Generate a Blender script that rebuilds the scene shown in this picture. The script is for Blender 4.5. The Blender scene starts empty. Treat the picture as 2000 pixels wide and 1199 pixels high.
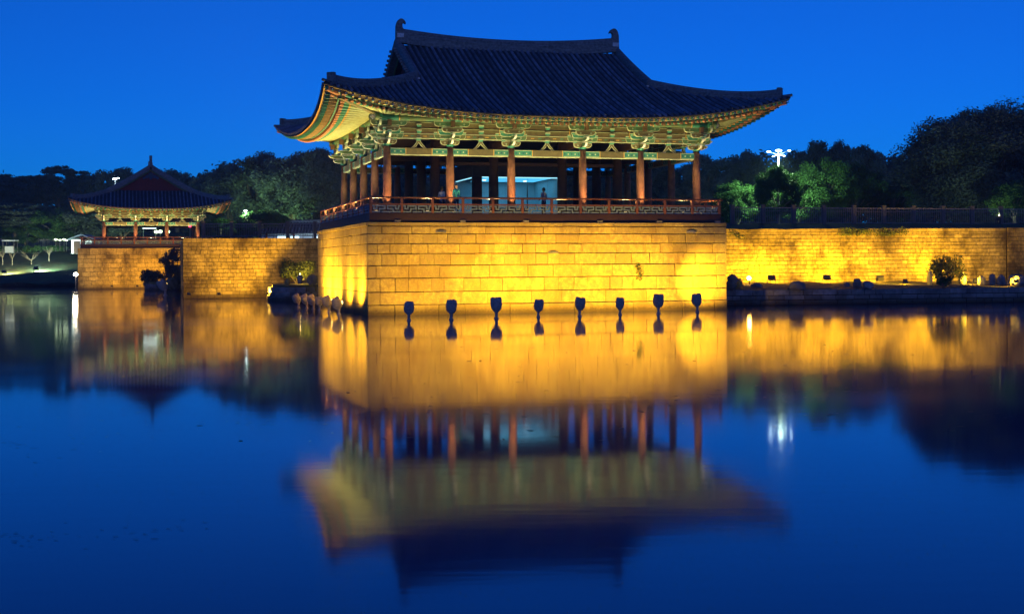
import bpy, math, random
import numpy as np
from mathutils import Vector, Matrix

random.seed(7)
rng = np.random.default_rng(11)
S = bpy.context.scene
C = S.collection
PI = math.pi

# ------------------------------------------------------------------ camera
F, H0, ROLL, CZ = 2558.5, 515.4, 0.0066, 2.712
cam = bpy.data.cameras.new('camera')
cam_o = bpy.data.objects.new('camera', cam)
C.objects.link(cam_o)
cam_o.location = (0, 0, CZ)
cam_o.rotation_euler = (PI / 2, ROLL, 0)
cam.sensor_width = 36
cam.lens = 36 * F / 2000
cam.shift_y = -(599.5 - H0) / 2000
cam.clip_start = 0.5
cam.clip_end = 3000
S.camera = cam_o

# ------------------------------------------------------------------ sky, twilight sun, exposure
SUN_EL, SUN_AZ = math.radians(6), math.radians(192)
w = bpy.data.worlds.new('World')
S.world = w
w.use_nodes = True
nt = w.node_tree
nt.nodes.clear()
sky = nt.nodes.new('ShaderNodeTexSky')
sky.sky_type = 'NISHITA'
sky.sun_disc = False
sky.sun_elevation = SUN_EL
sky.sun_rotation = SUN_AZ
sky.air_density = 0.76
sky.dust_density = 0.0
sky.ozone_density = 10.0
tint = nt.nodes.new('ShaderNodeMix')
tint.data_type = 'RGBA'
tint.blend_type = 'MULTIPLY'
tint.inputs[0].default_value = 1.0
tint.inputs[7].default_value = (1.0, 1.0, 1.0, 1)      # cool white balance of a blue-hour picture
bg = nt.nodes.new('ShaderNodeBackground')
bg.inputs[1].default_value = 0.141
wo = nt.nodes.new('ShaderNodeOutputWorld')
nt.links.new(sky.outputs[0], tint.inputs[6])
glow = nt.nodes.new('ShaderNodeMix')                      # a trace of red airglow, even over the whole sky
glow.data_type = 'RGBA'
glow.blend_type = 'ADD'
glow.inputs[0].default_value = 1.0
glow.inputs[7].default_value = (0.022, 0.0, 0.0, 1)
nt.links.new(tint.outputs[2], glow.inputs[6])
nt.links.new(glow.outputs[2], bg.inputs[0])
nt.links.new(bg.outputs[0], wo.inputs[0])

sl = bpy.data.lights.new('sun', 'SUN')
sl.energy = 0.11
sl.angle = math.radians(40)
sl.color = (1.0, 0.62, 0.30)
so = bpy.data.objects.new('sun', sl)
C.objects.link(so)
so.rotation_euler = (PI / 2 - SUN_EL, 0, SUN_AZ - PI)

S.view_settings.view_transform = 'Standard'
S.view_settings.look = 'None'
S.view_settings.exposure = 0.3
S.view_settings.gamma = 1
S.view_settings.use_curve_mapping = False
S.render.engine = 'CYCLES'
S.cycles.use_denoising = True
S.cycles.max_bounces = 5
S.cycles.diffuse_bounces = 3
S.cycles.glossy_bounces = 3
S.cycles.sample_clamp_indirect = 4


# ------------------------------------------------------------------ helpers
def at(px, py=None, Y=None, z=None):
    """a photograph pixel -> a point in the place, at a depth Y or on a level z"""
    if py is None:
        py = H0
    x = (px - 1000) - ROLL * (py - H0)
    y = (py - H0) + ROLL * (px - 1000)
    if Y is None:
        Y = F * (CZ - z) / y
    return Vector((x * Y / F, Y, CZ - y * Y / F))


def tag(o, label=None, cat=None, group=None, kind=None):
    if label: o['label'] = label
    if cat: o['category'] = cat
    if group: o['group'] = group
    if kind: o['kind'] = kind
    return o


def empty(name, loc=(0, 0, 0), rz=0, label=None, cat=None, group=None):
    o = bpy.data.objects.new(name, None)
    C.objects.link(o)
    o.location = loc
    o.rotation_euler = (0, 0, rz)
    o.empty_display_size = 0.2
    return tag(o, label, cat, group)


class MB:
    """collects polygons of one mesh"""
    def __init__(s):
        s.v = []; s.f = []; s.m = []; s.sm = []

    def add(s, vs, fs, m=0, smooth=False):
        b = len(s.v)
        s.v.extend([tuple(p) for p in vs])
        for f in fs:
            s.f.append(tuple(i + b for i in f)); s.m.append(m); s.sm.append(smooth)
        return s

    def box(s, a, b, m=0):
        x0, y0, z0 = a; x1, y1, z1 = b
        return s.add([(x0, y0, z0), (x1, y0, z0), (x1, y1, z0), (x0, y1, z0), (x0, y0, z1), (x1, y0, z1), (x1, y1, z1), (x0, y1, z1)],
                     [(3, 2, 1, 0), (4, 5, 6, 7), (0, 1, 5, 4), (1, 2, 6, 5), (2, 3, 7, 6), (3, 0, 4, 7)], m)

    def bar(s, p, q, wd, ht, m=0, mcap=None):
        """square bar from p to q"""
        p, q = Vector(p), Vector(q)
        d = (q - p).normalized()
        a = d.cross(Vector((0, 0, 1)))
        a = a.normalized() if a.length > 1e-4 else Vector((1, 0, 0))
        b = a.cross(d).normalized()
        vs = []
        for c in (p, q):
            for sx, sy in ((-1, -1), (1, -1), (1, 1), (-1, 1)):
                vs.append(c + a * sx * wd / 2 + b * sy * ht / 2)
        s.add(vs, [(0, 1, 5, 4), (1, 2, 6, 5), (2, 3, 7, 6), (3, 0, 4, 7)], m)
        return s.add(vs, [(3, 2, 1, 0), (4, 5, 6, 7)], m if mcap is None else mcap)

    def tube(s, pts, rad, n=8, m=0, cap=True, mcap=None):
        pts = [Vector(p) for p in pts]
        if not hasattr(rad, '__len__'): rad = [rad] * len(pts)
        vs = []
        ref = Vector((0, 0, 1))
        for i, p in enumerate(pts):
            d = (pts[min(i + 1, len(pts) - 1)] - pts[max(i - 1, 0)]).normalized()
            r = ref if abs(d.dot(ref)) < 0.95 else Vector((1, 0, 0))
            a = d.cross(r).normalized(); b = a.cross(d).normalized()
            for k in range(n):
                t = 2 * PI * k / n
                vs.append(p + (a * math.cos(t) + b * math.sin(t)) * rad[i])
        fs = [(i * n + k, i * n + (k + 1) % n, (i + 1) * n + (k + 1) % n, (i + 1) * n + k) for i in range(len(pts) - 1) for k in range(n)]
        s.add(vs, fs, m, True)
        if cap:
            L = (len(pts) - 1) * n
            s.add(vs[:n], [tuple(range(n))], m if mcap is None else mcap)
            s.add(vs[L:], [tuple(range(n - 1, -1, -1))], m if mcap is None else mcap)
        return s

    def sweep(s, pts, prof, m=0, closed=True):
        """profile [(side, up)] carried along pts, kept upright"""
        pts = [Vector(p) for p in pts]
        n = len(prof); vs = []
        for i, p in enumerate(pts):
            d = pts[min(i + 1, len(pts) - 1)] - pts[max(i - 1, 0)]
            d.z = 0; d.normalize()
            a = Vector((d.y, -d.x, 0))
            for (sx, up) in prof: vs.append(p + a * sx + Vector((0, 0, up)))
        fs = [(i * n + k, i * n + (k + 1) % n, (i + 1) * n + (k + 1) % n, (i + 1) * n + k) for i in range(len(pts) - 1) for k in range(n)]
        fs += [tuple(range(n)), tuple(range(len(vs) - 1, len(vs) - n - 1, -1))]
        return s.add(vs, fs, m)

    def prism(s, poly, org, ax, ay, an, th, m=0, rim=None, rimw=0.03):
        """polygon poly in the plane (ax, ay) at org, thickened by th along an; with a painted rim on both faces if rim is given"""
        org, ax, ay, an = Vector(org), Vector(ax), Vector(ay), Vector(an)
        n = len(poly)
        P = lambda q, k: org + ax * q[0] + ay * q[1] + an * k
        fr = [P(q, th / 2) for q in poly]; bk = [P(q, -th / 2) for q in poly]
        s.add(fr + bk, [(i, (i + 1) % n, n + (i + 1) % n, n + i) for i in range(n)], m if rim is None else rim)
        if rim is None:
            s.add(fr, [tuple(range(n - 1, -1, -1))], m); s.add(bk, [tuple(range(n))], m)
        else:
            inn = []
            area = sum(poly[i][0] * poly[(i + 1) % n][1] - poly[(i + 1) % n][0] * poly[i][1] for i in range(n))
            sg = 1 if area > 0 else -1
            for i in range(n):
                a, b, c = Vector(poly[i - 1]), Vector(poly[i]), Vector(poly[(i + 1) % n])
                e1 = (b - a).normalized(); e2 = (c - b).normalized()
                nn = (Vector((-e1.y, e1.x)) + Vector((-e2.y, e2.x)))
                nn = nn.normalized() if nn.length > 1e-5 else Vector((-e1.y, e1.x))
                inn.append(b + nn * sg * rimw)
            for k, base in ((th / 2, fr), (-th / 2, bk)):
                iv = [P(q, k) for q in inn]
                s.add(base + iv, [(i, (i + 1) % n, n + (i + 1) % n, n + i) for i in range(n)], rim)
                s.add(iv, [tuple(range(n))], m)
        return s

    def lathe(s, prof, org=(0, 0, 0), n=12, m=0, sq=(1, 1)):
        o = Vector(org); vs = []
        for (r, z) in prof:
            for k in range(n):
                t = 2 * PI * k / n
                vs.append(o + Vector((r * sq[0] * math.cos(t), r * sq[1] * math.sin(t), z)))
        fs = [(i * n + k, i * n + (k + 1) % n, (i + 1) * n + (k + 1) % n, (i + 1) * n + k) for i in range(len(prof) - 1) for k in range(n)]
        fs += [tuple(range(n - 1, -1, -1)), tuple(range(len(vs) - n, len(vs)))]
        return s.add(vs, fs, m, True)

    def mesh(s, name, mats):
        me = bpy.data.meshes.new(name)
        me.from_pydata(s.v, [], s.f)
        for mt in (mats if isinstance(mats, (list, tuple)) else [mats]): me.materials.append(mt)
        me.polygons.foreach_set('material_index', s.m)
        me.polygons.foreach_set('use_smooth', s.sm)
        me.update()
        return me

    def build(s, name, mats, parent=None, **kw):
        return put(name, s.mesh(name, mats), parent, **kw)


def put(name, me, parent=None, mw=None, label=None, cat=None, group=None, kind=None):
    o = bpy.data.objects.new(name, me)
    C.objects.link(o)
    if parent is not None: o.parent = parent
    if mw is not None: o.matrix_local = mw
    return tag(o, label, cat, group, kind)


def copy_tree(o, parent=None):
    c = o.copy()
    C.objects.link(c)
    if parent is not None: c.parent = parent
    for ch in list(o.children):
        copy_tree(ch, c)
    return c


def span(p, q, up=Vector((0, 0, 1)), wd=1, ht=1):
    """matrix that carries the unit piece (x from 0 to 1) onto p..q"""
    p, q = Vector(p), Vector(q)
    x = q - p
    d = x.normalized()
    y = up.cross(d).normalized()
    z = d.cross(y)
    m = Matrix((x, y * wd, z * ht)).transposed().to_4x4()
    m.translation = p
    return m


def aim(o, target):
    d = Vector(target) - o.location
    o.rotation_euler = d.to_track_quat('-Z', 'Y').to_euler()


def lamp(kind, loc, target, power, color, parent=None, cone=100, blend=0.8, r=0.08, name='lamp_light'):
    l = bpy.data.lights.new(name, kind)
    l.energy = power
    l.color = color
    l.shadow_soft_size = r
    if kind == 'SPOT':
        l.spot_size = math.radians(cone); l.spot_blend = blend
    o = bpy.data.objects.new(name, l)
    C.objects.link(o)
    o.location = loc
    if target is not None: aim(o, target)
    if parent is not None:
        o.parent = parent
        o.matrix_parent_inverse = parent_matrix(parent).inverted()
    return o


def parent_matrix(p):
    m = Matrix.Translation(p.location) @ p.rotation_euler.to_matrix().to_4x4()
    return m


# ------------------------------------------------------------------ materials
def mat(name, col, rough=0.7, var=0.12, nscale=6.0, bump=0.0, bscale=30.0, rnd=0.0, spec=0.3, metal=0.0, stain=0.0, stain_col=(0.03, 0.025, 0.015), stain_scale=(0.7, 0.7, 0.35), hue=None, wet=False):
    m = bpy.data.materials.new(name)
    m.use_nodes = True
    t = m.node_tree
    b = t.nodes['Principled BSDF']
    b.inputs['Roughness'].default_value = rough
    b.inputs['Specular IOR Level'].default_value = spec
    b.inputs['Metallic'].default_value = metal
    geo = t.nodes.new('ShaderNodeNewGeometry')
    src = geo.outputs['Position']
    n = t.nodes.new('ShaderNodeTexNoise')
    n.inputs['Scale'].default_value = nscale
    n.inputs['Detail'].default_value = 6
    t.links.new(src, n.inputs['Vector'])
    r = t.nodes.new('ShaderNodeMapRange')
    r.inputs['From Min'].default_value = 0.3; r.inputs['From Max'].default_value = 0.7
    r.inputs['To Min'].default_value = 1 - var; r.inputs['To Max'].default_value = 1 + var
    t.links.new(n.outputs['Fac'], r.inputs['Value'])
    fac = r.outputs['Result']
    if rnd:
        oi = t.nodes.new('ShaderNodeObjectInfo')
        r2 = t.nodes.new('ShaderNodeMapRange')
        r2.inputs['To Min'].default_value = 1 - rnd; r2.inputs['To Max'].default_value = 1 + rnd
        t.links.new(oi.outputs['Random'], r2.inputs['Value'])
        mu = t.nodes.new('ShaderNodeMath'); mu.operation = 'MULTIPLY'
        t.links.new(fac, mu.inputs[0]); t.links.new(r2.outputs['Result'], mu.inputs[1])
        fac = mu.outputs[0]
    vm = t.nodes.new('ShaderNodeVectorMath'); vm.operation = 'SCALE'
    vm.inputs[0].default_value = col[:3]
    t.links.new(fac, vm.inputs['Scale'])
    colout = vm.outputs[0]
    if hue is not None:
        n3 = t.nodes.new('ShaderNodeTexNoise'); n3.inputs['Scale'].default_value = nscale * 0.37; n3.inputs['Detail'].default_value = 3
        t.links.new(src, n3.inputs['Vector'])
        rr = t.nodes.new('ShaderNodeMapRange'); rr.inputs['From Min'].default_value = 0.42; rr.inputs['From Max'].default_value = 0.62
        t.links.new(n3.outputs['Fac'], rr.inputs['Value'])
        mx = t.nodes.new('ShaderNodeMix'); mx.data_type = 'RGBA'
        t.links.new(rr.outputs['Result'], mx.inputs[0]); t.links.new(colout, mx.inputs[6])
        mx.inputs[7].default_value = (*hue, 1)
        colout = mx.outputs[2]
    if stain:
        mp = t.nodes.new('ShaderNodeMapping'); mp.inputs['Scale'].default_value = stain_scale
        t.links.new(src, mp.inputs['Vector'])
        n2 = t.nodes.new('ShaderNodeTexNoise'); n2.inputs['Scale'].default_value = 1.0; n2.inputs['Detail'].default_value = 8; n2.inputs['Roughness'].default_value = 0.65
        t.links.new(mp.outputs[0], n2.inputs['Vector'])
        r3 = t.nodes.new('ShaderNodeMapRange')
        r3.inputs['From Min'].default_value = 0.46; r3.inputs['From Max'].default_value = 0.66
        r3.inputs['To Max'].default_value = stain
        t.links.new(n2.outputs['Fac'], r3.inputs['Value'])
        mx = t.nodes.new('ShaderNodeMix'); mx.data_type = 'RGBA'
        t.links.new(r3.outputs['Result'], mx.inputs[0]); t.links.new(colout, mx.inputs[6])
        mx.inputs[7].default_value = (*stain_col, 1)
        colout = mx.outputs[2]
    if wet:                                            # damp, algae-dark band just above the waterline
        sx = t.nodes.new('ShaderNodeSeparateXYZ'); t.links.new(src, sx.inputs[0])
        ad = t.nodes.new('ShaderNodeMath'); ad.operation = 'MULTIPLY_ADD'
        t.links.new(n.outputs['Fac'], ad.inputs[0]); ad.inputs[1].default_value = -0.45; t.links.new(sx.outputs['Z'], ad.inputs[2])
        r6 = t.nodes.new('ShaderNodeMapRange'); r6.inputs['From Min'].default_value = -0.12; r6.inputs['From Max'].default_value = 0.34
        r6.inputs['To Min'].default_value = 0.88; r6.inputs['To Max'].default_value = 0.0
        t.links.new(ad.outputs[0], r6.inputs['Value'])
        mx = t.nodes.new('ShaderNodeMix'); mx.data_type = 'RGBA'
        t.links.new(r6.outputs['Result'], mx.inputs[0]); t.links.new(colout, mx.inputs[6])
        mx.inputs[7].default_value = (0.05, 0.032, 0.014, 1)
        colout = mx.outputs[2]
    t.links.new(colout, b.inputs['Base Color'])
    if bump:
        nb = t.nodes.new('ShaderNodeTexNoise'); nb.inputs['Scale'].default_value = bscale; nb.inputs['Detail'].default_value = 5
        t.links.new(src, nb.inputs['Vector'])
        bp = t.nodes.new('ShaderNodeBump'); bp.inputs['Strength'].default_value = bump; bp.inputs['Distance'].default_value = 0.03
        t.links.new(nb.outputs['Fac'], bp.inputs['Height']); t.links.new(bp.outputs[0], b.inputs['Normal'])
    if name in ('leaf_dark', 'leaf_green', 'leaf_pale', 'pine_needles'):      # thin leaves let some light through
        tr = t.nodes.new('ShaderNodeBsdfTranslucent'); t.links.new(colout, tr.inputs['Color'])
        ms = t.nodes.new('ShaderNodeMixShader'); ms.inputs[0].default_value = 0.35
        t.links.new(b.outputs[0], ms.inputs[1]); t.links.new(tr.outputs[0], ms.inputs[2])
        t.links.new(ms.outputs[0], t.nodes['Material Output'].inputs['Surface'])
    return m


def emit(name, col, strength):
    m = bpy.data.materials.new(name)
    m.use_nodes = True
    b = m.node_tree.nodes['Principled BSDF']
    b.inputs['Base Color'].default_value = (0.8, 0.8, 0.8, 1)
    b.inputs['Emission Color'].default_value = (*col, 1)
    b.inputs['Emission Strength'].default_value = strength
    return m


M = {}
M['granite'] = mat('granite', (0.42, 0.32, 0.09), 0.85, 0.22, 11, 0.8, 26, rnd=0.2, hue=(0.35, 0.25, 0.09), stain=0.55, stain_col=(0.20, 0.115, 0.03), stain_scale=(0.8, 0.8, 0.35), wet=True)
M['granite_core'] = mat('granite_core', (0.03, 0.02, 0.012), 0.95, 0.2, 5)
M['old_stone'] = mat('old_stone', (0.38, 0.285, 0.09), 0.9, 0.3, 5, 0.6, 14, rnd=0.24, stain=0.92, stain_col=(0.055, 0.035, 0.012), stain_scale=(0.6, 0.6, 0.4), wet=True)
M['grey_stone'] = mat('grey_stone', (0.20, 0.19, 0.20), 0.9, 0.3, 3, 0.6, 9, rnd=0.3, stain=0.6, stain_col=(0.04, 0.04, 0.045), wet=True)
M['moss_stone'] = mat('moss_stone', (0.07, 0.075, 0.06), 0.95, 0.4, 4, 0.8, 9, rnd=0.1)
M['lamp_stone'] = mat('lamp_stone', (0.27, 0.25, 0.26), 0.9, 0.25, 9, 0.9, 16, rnd=0.08)
M['tile'] = mat('roof_tile', (0.13, 0.145, 0.20), 0.62, 0.45, 2.2, 0.5, 7, rnd=0.32, spec=0.35, stain=0.5, stain_col=(0.055, 0.06, 0.075), stain_scale=(0.9, 0.9, 0.9))
M['tile_dark'] = mat('roof_pan_tile', (0.035, 0.036, 0.045), 0.75, 0.35, 2.5, 0.3, 9, spec=0.25)
M['ridge'] = mat('ridge_tile', (0.13, 0.14, 0.16), 0.75, 0.4, 7, 0.7, 12, stain=0.4, stain_col=(0.3, 0.31, 0.33), stain_scale=(1.4, 1.4, 9))
M['plaster'] = mat('lime_plaster', (0.55, 0.56, 0.6), 0.85, 0.2, 8)
M['green'] = mat('painted_green', (0.085, 0.20, 0.10), 0.6, 0.28, 6, 0.1, 20, rnd=0.12, hue=(0.13, 0.15, 0.06))
M['teal'] = mat('painted_teal', (0.045, 0.24, 0.17), 0.6, 0.2, 6, rnd=0.1)
M['olive'] = mat('painted_olive', (0.15, 0.125, 0.055), 0.6, 0.2, 5, rnd=0.1)
M['brownp'] = mat('painted_brown', (0.15, 0.085, 0.045), 0.6, 0.2, 5, rnd=0.1)
M['pale'] = mat('painted_pale_line', (0.52, 0.56, 0.36), 0.6, 0.1, 8)
M['ochre'] = mat('painted_ochre', (0.62, 0.36, 0.08), 0.6, 0.12, 8)
M['coral'] = mat('painted_coral', (0.55, 0.22, 0.10), 0.6, 0.15, 8)
M['navy'] = mat('painted_navy', (0.03, 0.07, 0.16), 0.6, 0.15, 8)
M['white'] = mat('painted_white', (0.75, 0.75, 0.68), 0.6, 0.08, 8)
M['soffit'] = mat('eave_board', (0.075, 0.045, 0.022), 0.7, 0.18, 6)
M['flying'] = mat('flying_rafter_paint', (0.52, 0.36, 0.17), 0.6, 0.18, 6, rnd=0.1)
M['rafter'] = mat('rafter_paint', (0.34, 0.38, 0.20), 0.6, 0.18, 6, rnd=0.1)
M['column'] = mat('red_column', (0.27, 0.12, 0.062), 0.6, 0.3, 3.0, 0.2, 12, rnd=0.06, stain=0.5, stain_col=(0.09, 0.03, 0.018), stain_scale=(2.5, 2.5, 0.9))
M['rail'] = mat('red_rail', (0.21, 0.08, 0.036), 0.5, 0.15, 6, rnd=0.06)
M['deck'] = mat('deck_timber', (0.032, 0.015, 0.018), 0.6, 0.2, 3)
M['fret'] = mat('fret_panel', (0.15, 0.21, 0.26), 0.65, 0.15, 6, rnd=0.05)
M['fret_back'] = mat('fret_back', (0.06, 0.03, 0.035), 0.7, 0.15, 6)
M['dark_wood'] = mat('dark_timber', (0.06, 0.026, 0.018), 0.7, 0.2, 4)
M['gable_red'] = mat('gable_red', (0.16, 0.022, 0.02), 0.7, 0.2, 5)
M['concrete'] = mat('dark_panel', (0.09, 0.08, 0.085), 0.7, 0.15, 3)
M['iron'] = mat('dark_iron', (0.06, 0.06, 0.075), 0.5, 0.2, 5, spec=0.4)
M['fence_grey'] = mat('fence_paint', (0.16, 0.15, 0.18), 0.55, 0.15, 5, spec=0.35)
M['soil'] = mat('soil', (0.14, 0.11, 0.06), 0.95, 0.3, 2.5, 0.6, 8, hue=(0.075, 0.09, 0.03))
M['turf'] = mat('turf', (0.055, 0.085, 0.035), 0.95, 0.4, 1.5, 0.8, 10, hue=(0.06, 0.055, 0.025))
M['leaf_dark'] = mat('leaf_dark', (0.085, 0.12, 0.10), 0.6, 0.5, 0.45, rnd=0.25, spec=0.2)
M['leaf'] = mat('leaf_green', (0.05, 0.12, 0.035), 0.55, 0.45, 0.6, rnd=0.2, spec=0.25)
M['leaf_pale'] = mat('leaf_pale', (0.10, 0.13, 0.035), 0.55, 0.4, 2.0, rnd=0.2, spec=0.25)
M['pine'] = mat('pine_needles', (0.06, 0.085, 0.075), 0.65, 0.5, 0.4, rnd=0.25, spec=0.15)
M['bark'] = mat('bark', (0.12, 0.095, 0.07), 0.9, 0.3, 4, 0.6, 12)
M['bark_pale'] = mat('pale_bark', (0.19, 0.165, 0.13), 0.9, 0.2, 4)
M['white_wall'] = mat('white_wall', (0.72, 0.74, 0.76), 0.8, 0.06, 2)
M['cloth'] = mat('cloth', (0.5, 0.5, 0.52), 0.9, 0.1, 6)
M['skin'] = mat('skin', (0.42, 0.25, 0.17), 0.6, 0.05, 6)
M['hair'] = mat('hair', (0.012, 0.010, 0.010), 0.6, 0.1, 6)
M['teal_shirt'] = mat('teal_shirt', (0.05, 0.38, 0.36), 0.9, 0.1, 6)
M['grey_shirt'] = mat('grey_shirt', (0.22, 0.22, 0.28), 0.9, 0.1, 6)
M['trousers'] = mat('trousers', (0.03, 0.035, 0.06), 0.9, 0.1, 6)
M['scum'] = mat('leaf_litter', (0.16, 0.13, 0.08), 0.8, 0.3, 6)
M['warm_lens'] = emit('warm_lens', (1.0, 0.62, 0.16), 20)
M['lamp_lens'] = emit('lamp_lens', (1.0, 0.62, 0.16), 4)
M['soft_lens'] = emit('soft_lens', (1.0, 0.7, 0.3), 1.5)
M['orange_lens'] = emit('orange_lens', (1.0, 0.5, 0.08), 60)
M['star_lens'] = emit('star_lens', (1.0, 0.86, 0.6), 40)
M['cool_lens'] = emit('cool_lens', (0.62, 0.92, 1.0), 16)
M['window_glow'] = emit('window_glow', (0.55, 0.85, 1.0), 1.6)
M['green_glow'] = emit('green_glow', (0.75, 1.0, 0.55), 3)
M['white_glow'] = emit('white_glow', (0.75, 0.9, 1.0), 2.0)
M['red_glow'] = emit('red_glow', (1.0, 0.05, 0.1), 5.0)
M['panel_glow'] = emit('panel_glow', (0.10, 0.60, 1.0), 0.78)
M['strip_glow'] = emit('strip_glow', (0.40, 0.85, 1.0), 1.2)

g = bpy.data.materials.new('clear_glass')
g.use_nodes = True
gb = g.node_tree.nodes['Principled BSDF']
gb.inputs['Base Color'].default_value = (0.8, 0.93, 0.97, 1)
gb.inputs['Roughness'].default_value = 0.02
gb.inputs['Transmission Weight'].default_value = 1.0
gb.inputs['IOR'].default_value = 1.05
M['glass'] = g

# water: a dark, nearly still pond with fine ripples, smoothed as in a long exposure
wm = bpy.data.materials.new('pond_water')
wm.use_nodes = True
t = wm.node_tree
b = t.nodes['Principled BSDF']
b.inputs['Base Color'].default_value = (0.005, 0.027, 0.118, 1)
b.inputs['Roughness'].default_value = 0.06
b.inputs['IOR'].default_value = 1.333
geo = t.nodes.new('ShaderNodeNewGeometry')
mp = t.nodes.new('ShaderNodeMapping'); mp.inputs['Scale'].default_value = (0.55, 2.2, 1)
t.links.new(geo.outputs['Position'], mp.inputs['Vector'])
n1 = t.nodes.new('ShaderNodeTexNoise'); n1.inputs['Scale'].default_value = 1.3; n1.inputs['Detail'].default_value = 3
t.links.new(mp.outputs[0], n1.inputs['Vector'])
bp = t.nodes.new('ShaderNodeBump'); bp.inputs['Strength'].default_value = 0.07; bp.inputs['Distance'].default_value = 0.03
t.links.new(n1.outputs['Fac'], bp.inputs['Height'])
mp2 = t.nodes.new('ShaderNodeMapping'); mp2.inputs['Scale'].default_value = (0.035, 0.11, 1)
t.links.new(geo.outputs['Position'], mp2.inputs['Vector'])
n4 = t.nodes.new('ShaderNodeTexNoise'); n4.inputs['Scale'].default_value = 1.0; n4.inputs['Detail'].default_value = 4
t.links.new(mp2.outputs[0], n4.inputs['Vector'])
rr = t.nodes.new('ShaderNodeMapRange'); rr.inputs['From Min'].default_value = 0.35; rr.inputs['From Max'].default_value = 0.65
rr.inputs['To Min'].default_value = 0.042; rr.inputs['To Max'].default_value = 0.088
t.links.new(n4.outputs['Fac'], rr.inputs['Value'])
t.links.new(rr.outputs['Result'], b.inputs['Roughness'])
r5 = t.nodes.new('ShaderNodeMapRange'); r5.inputs['From Min'].default_value = 0.4; r5.inputs['From Max'].default_value = 0.62
r5.inputs['To Min'].default_value = 0.012; r5.inputs['To Max'].default_value = 0.045
t.links.new(n4.outputs['Fac'], r5.inputs['Value'])
t.links.new(r5.outputs['Result'], bp.inputs['Strength'])
t.links.new(bp.outputs[0], b.inputs['Normal'])
M['water'] = wm

# ------------------------------------------------------------------ layout of the palace frame
TH = 0.28511
CU, SU = math.cos(TH), math.sin(TH)
P0 = Vector((-7.717, 70.0, 0))                     # front left corner of the stone platform, at the water


def pal(u, v, z=0.0):
    return Vector((P0.x + u * CU - v * SU, P0.y + u * SU + v * CU, z))


PW, PD, PH = 20.99, 19.1, 5.01

# water and ground -------------------------------------------------------
me = MB().add([(-320, -90, 0), (320, -90, 0), (320, 260, 0), (-320, 260, 0)], [(0, 1, 2, 3)])
me.build('water', M['water'], kind='structure')

WR0 = at(1421, 447, Y=94.0); WR1 = at(1965, 446, Y=97.6); WR2 = at(2110, 446, Y=98.2)
WL1 = at(626, 464, Y=110.4); WL0 = at(357, 465, Y=107.6); WLB = at(351.5, 480, Y=157.5)
LP0 = at(151.5, 486, Y=155.6)                      # left end of the far platform
lpU = Vector((CU, SU, 0)); lpV = Vector((-SU, CU, 0))
LPL = 16.0
LP1 = LP0 + lpU * LPL
top = 4.96
poly = [(WR2.x + 160, 101.0), (WR2.x, WR2.y + .3), (WR1.x, WR1.y + .3), (WR0.x - 2.5, WR0.y + .35), (pal(19.5, 6).x, pal(19.5, 6).y), (pal(19.5, 1).x, pal(19.5, 1).y), (pal(1, 1).x, pal(1, 1).y), (pal(1, 18.5).x, pal(1, 18.5).y),
        (pal(8, 18.5).x, pal(8, 18.5).y), (WL1.x + 3, WL1.y + 1.3), (WL0.x + .3, WL0.y + .3), (WLB.x + .4, WLB.y), (LP1.x - .3, LP1.y + .5), (LP0.x + .4, LP0.y + .5),
        (LP0.x + .4 - 5.5, LP0.y + 22), (LP0.x - 6, 204.0), (-320, 206.0), (-900, 800), (900, 800)]
n = len(poly)
vs = [(x, y, top) for x, y in poly] + [(x, y, -1.5) for x, y in poly]
mb = MB().add(vs, [tuple(range(n - 1, -1, -1))] + [(i, (i + 1) % n, n + (i + 1) % n, n + i) for i in range(n)])
mb.build('ground', M['turf'], kind='structure')


def sheet(name, f, nu, nv, m, kind='structure', parent=None):
    vs = [f(i / nu, j / nv) for j in range(nv + 1) for i in range(nu + 1)]
    fs = [(j * (nu + 1) + i, j * (nu + 1) + i + 1, (j + 1) * (nu + 1) + i + 1, (j + 1) * (nu + 1) + i) for j in range(nv) for i in range(nu)]
    mb = MB().add(vs, fs, 0, True)
    return mb.build(name, m, parent, kind=kind)


# left grass bank, from the shore wall up to the fence
def bank(a, b):
    x = -170 + a * (LP0.x + 0.6 + 170)
    y = 181.3 + b * 25
    z = 0.5 + 4.75 * (b ** 0.8) + 0.25 * math.sin(x * 0.35) * b * (1 - b) + 0.15 * math.sin(x * 0.9 + y)
    if a > 0.8: y -= (a - 0.8) * 50 * (1 - b)
    return (x, y, z)


sheet('grass_bank', bank, 60, 14, M['turf'])
# wooded hill rising behind on the left
sheet('hill', lambda a, b: (-240 + a * 330, 212 + b * 160, 4.9 + 13 * (b ** 0.7) * (0.5 + 0.5 * math.cos(max(-PI, min(PI, (a - 0.35) * 4.2))))), 24, 12, M['turf'])


def berm(a, b):                                    # grass strip above the right wall
    x = WR0.x - 3 + a * 60
    yy = WR0.y + (WR1.y - WR0.y) * (x - WR0.x) / (WR1.x - WR0.x)
    return (x, yy + 0.15 + b * 5.5, 5.10 + 0.5 * min(1, b * 1.8) + 0.05 * math.sin(x * 2.1))


sheet('grass_strip', berm, 40, 6, M['turf'])

LG0 = at(1410, 597.5, z=0); LG1 = at(2080, 589.5, z=0)


def ledge(a, b):
    p = LG0.lerp(LG1, a)
    q = WR0.lerp(WR1, min(1.35, a * 1.22))
    x = p.x + (q.x - p.x) * b
    y = p.y + 0.12 + (q.y + 0.05 - p.y) * b
    return (x, y, 0.94 + 0.30 * b + 0.06 * math.sin(x * 1.7) * math.sin(b * 5))


sheet('ledge_ground', ledge, 40, 8, M['soil'])


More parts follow.
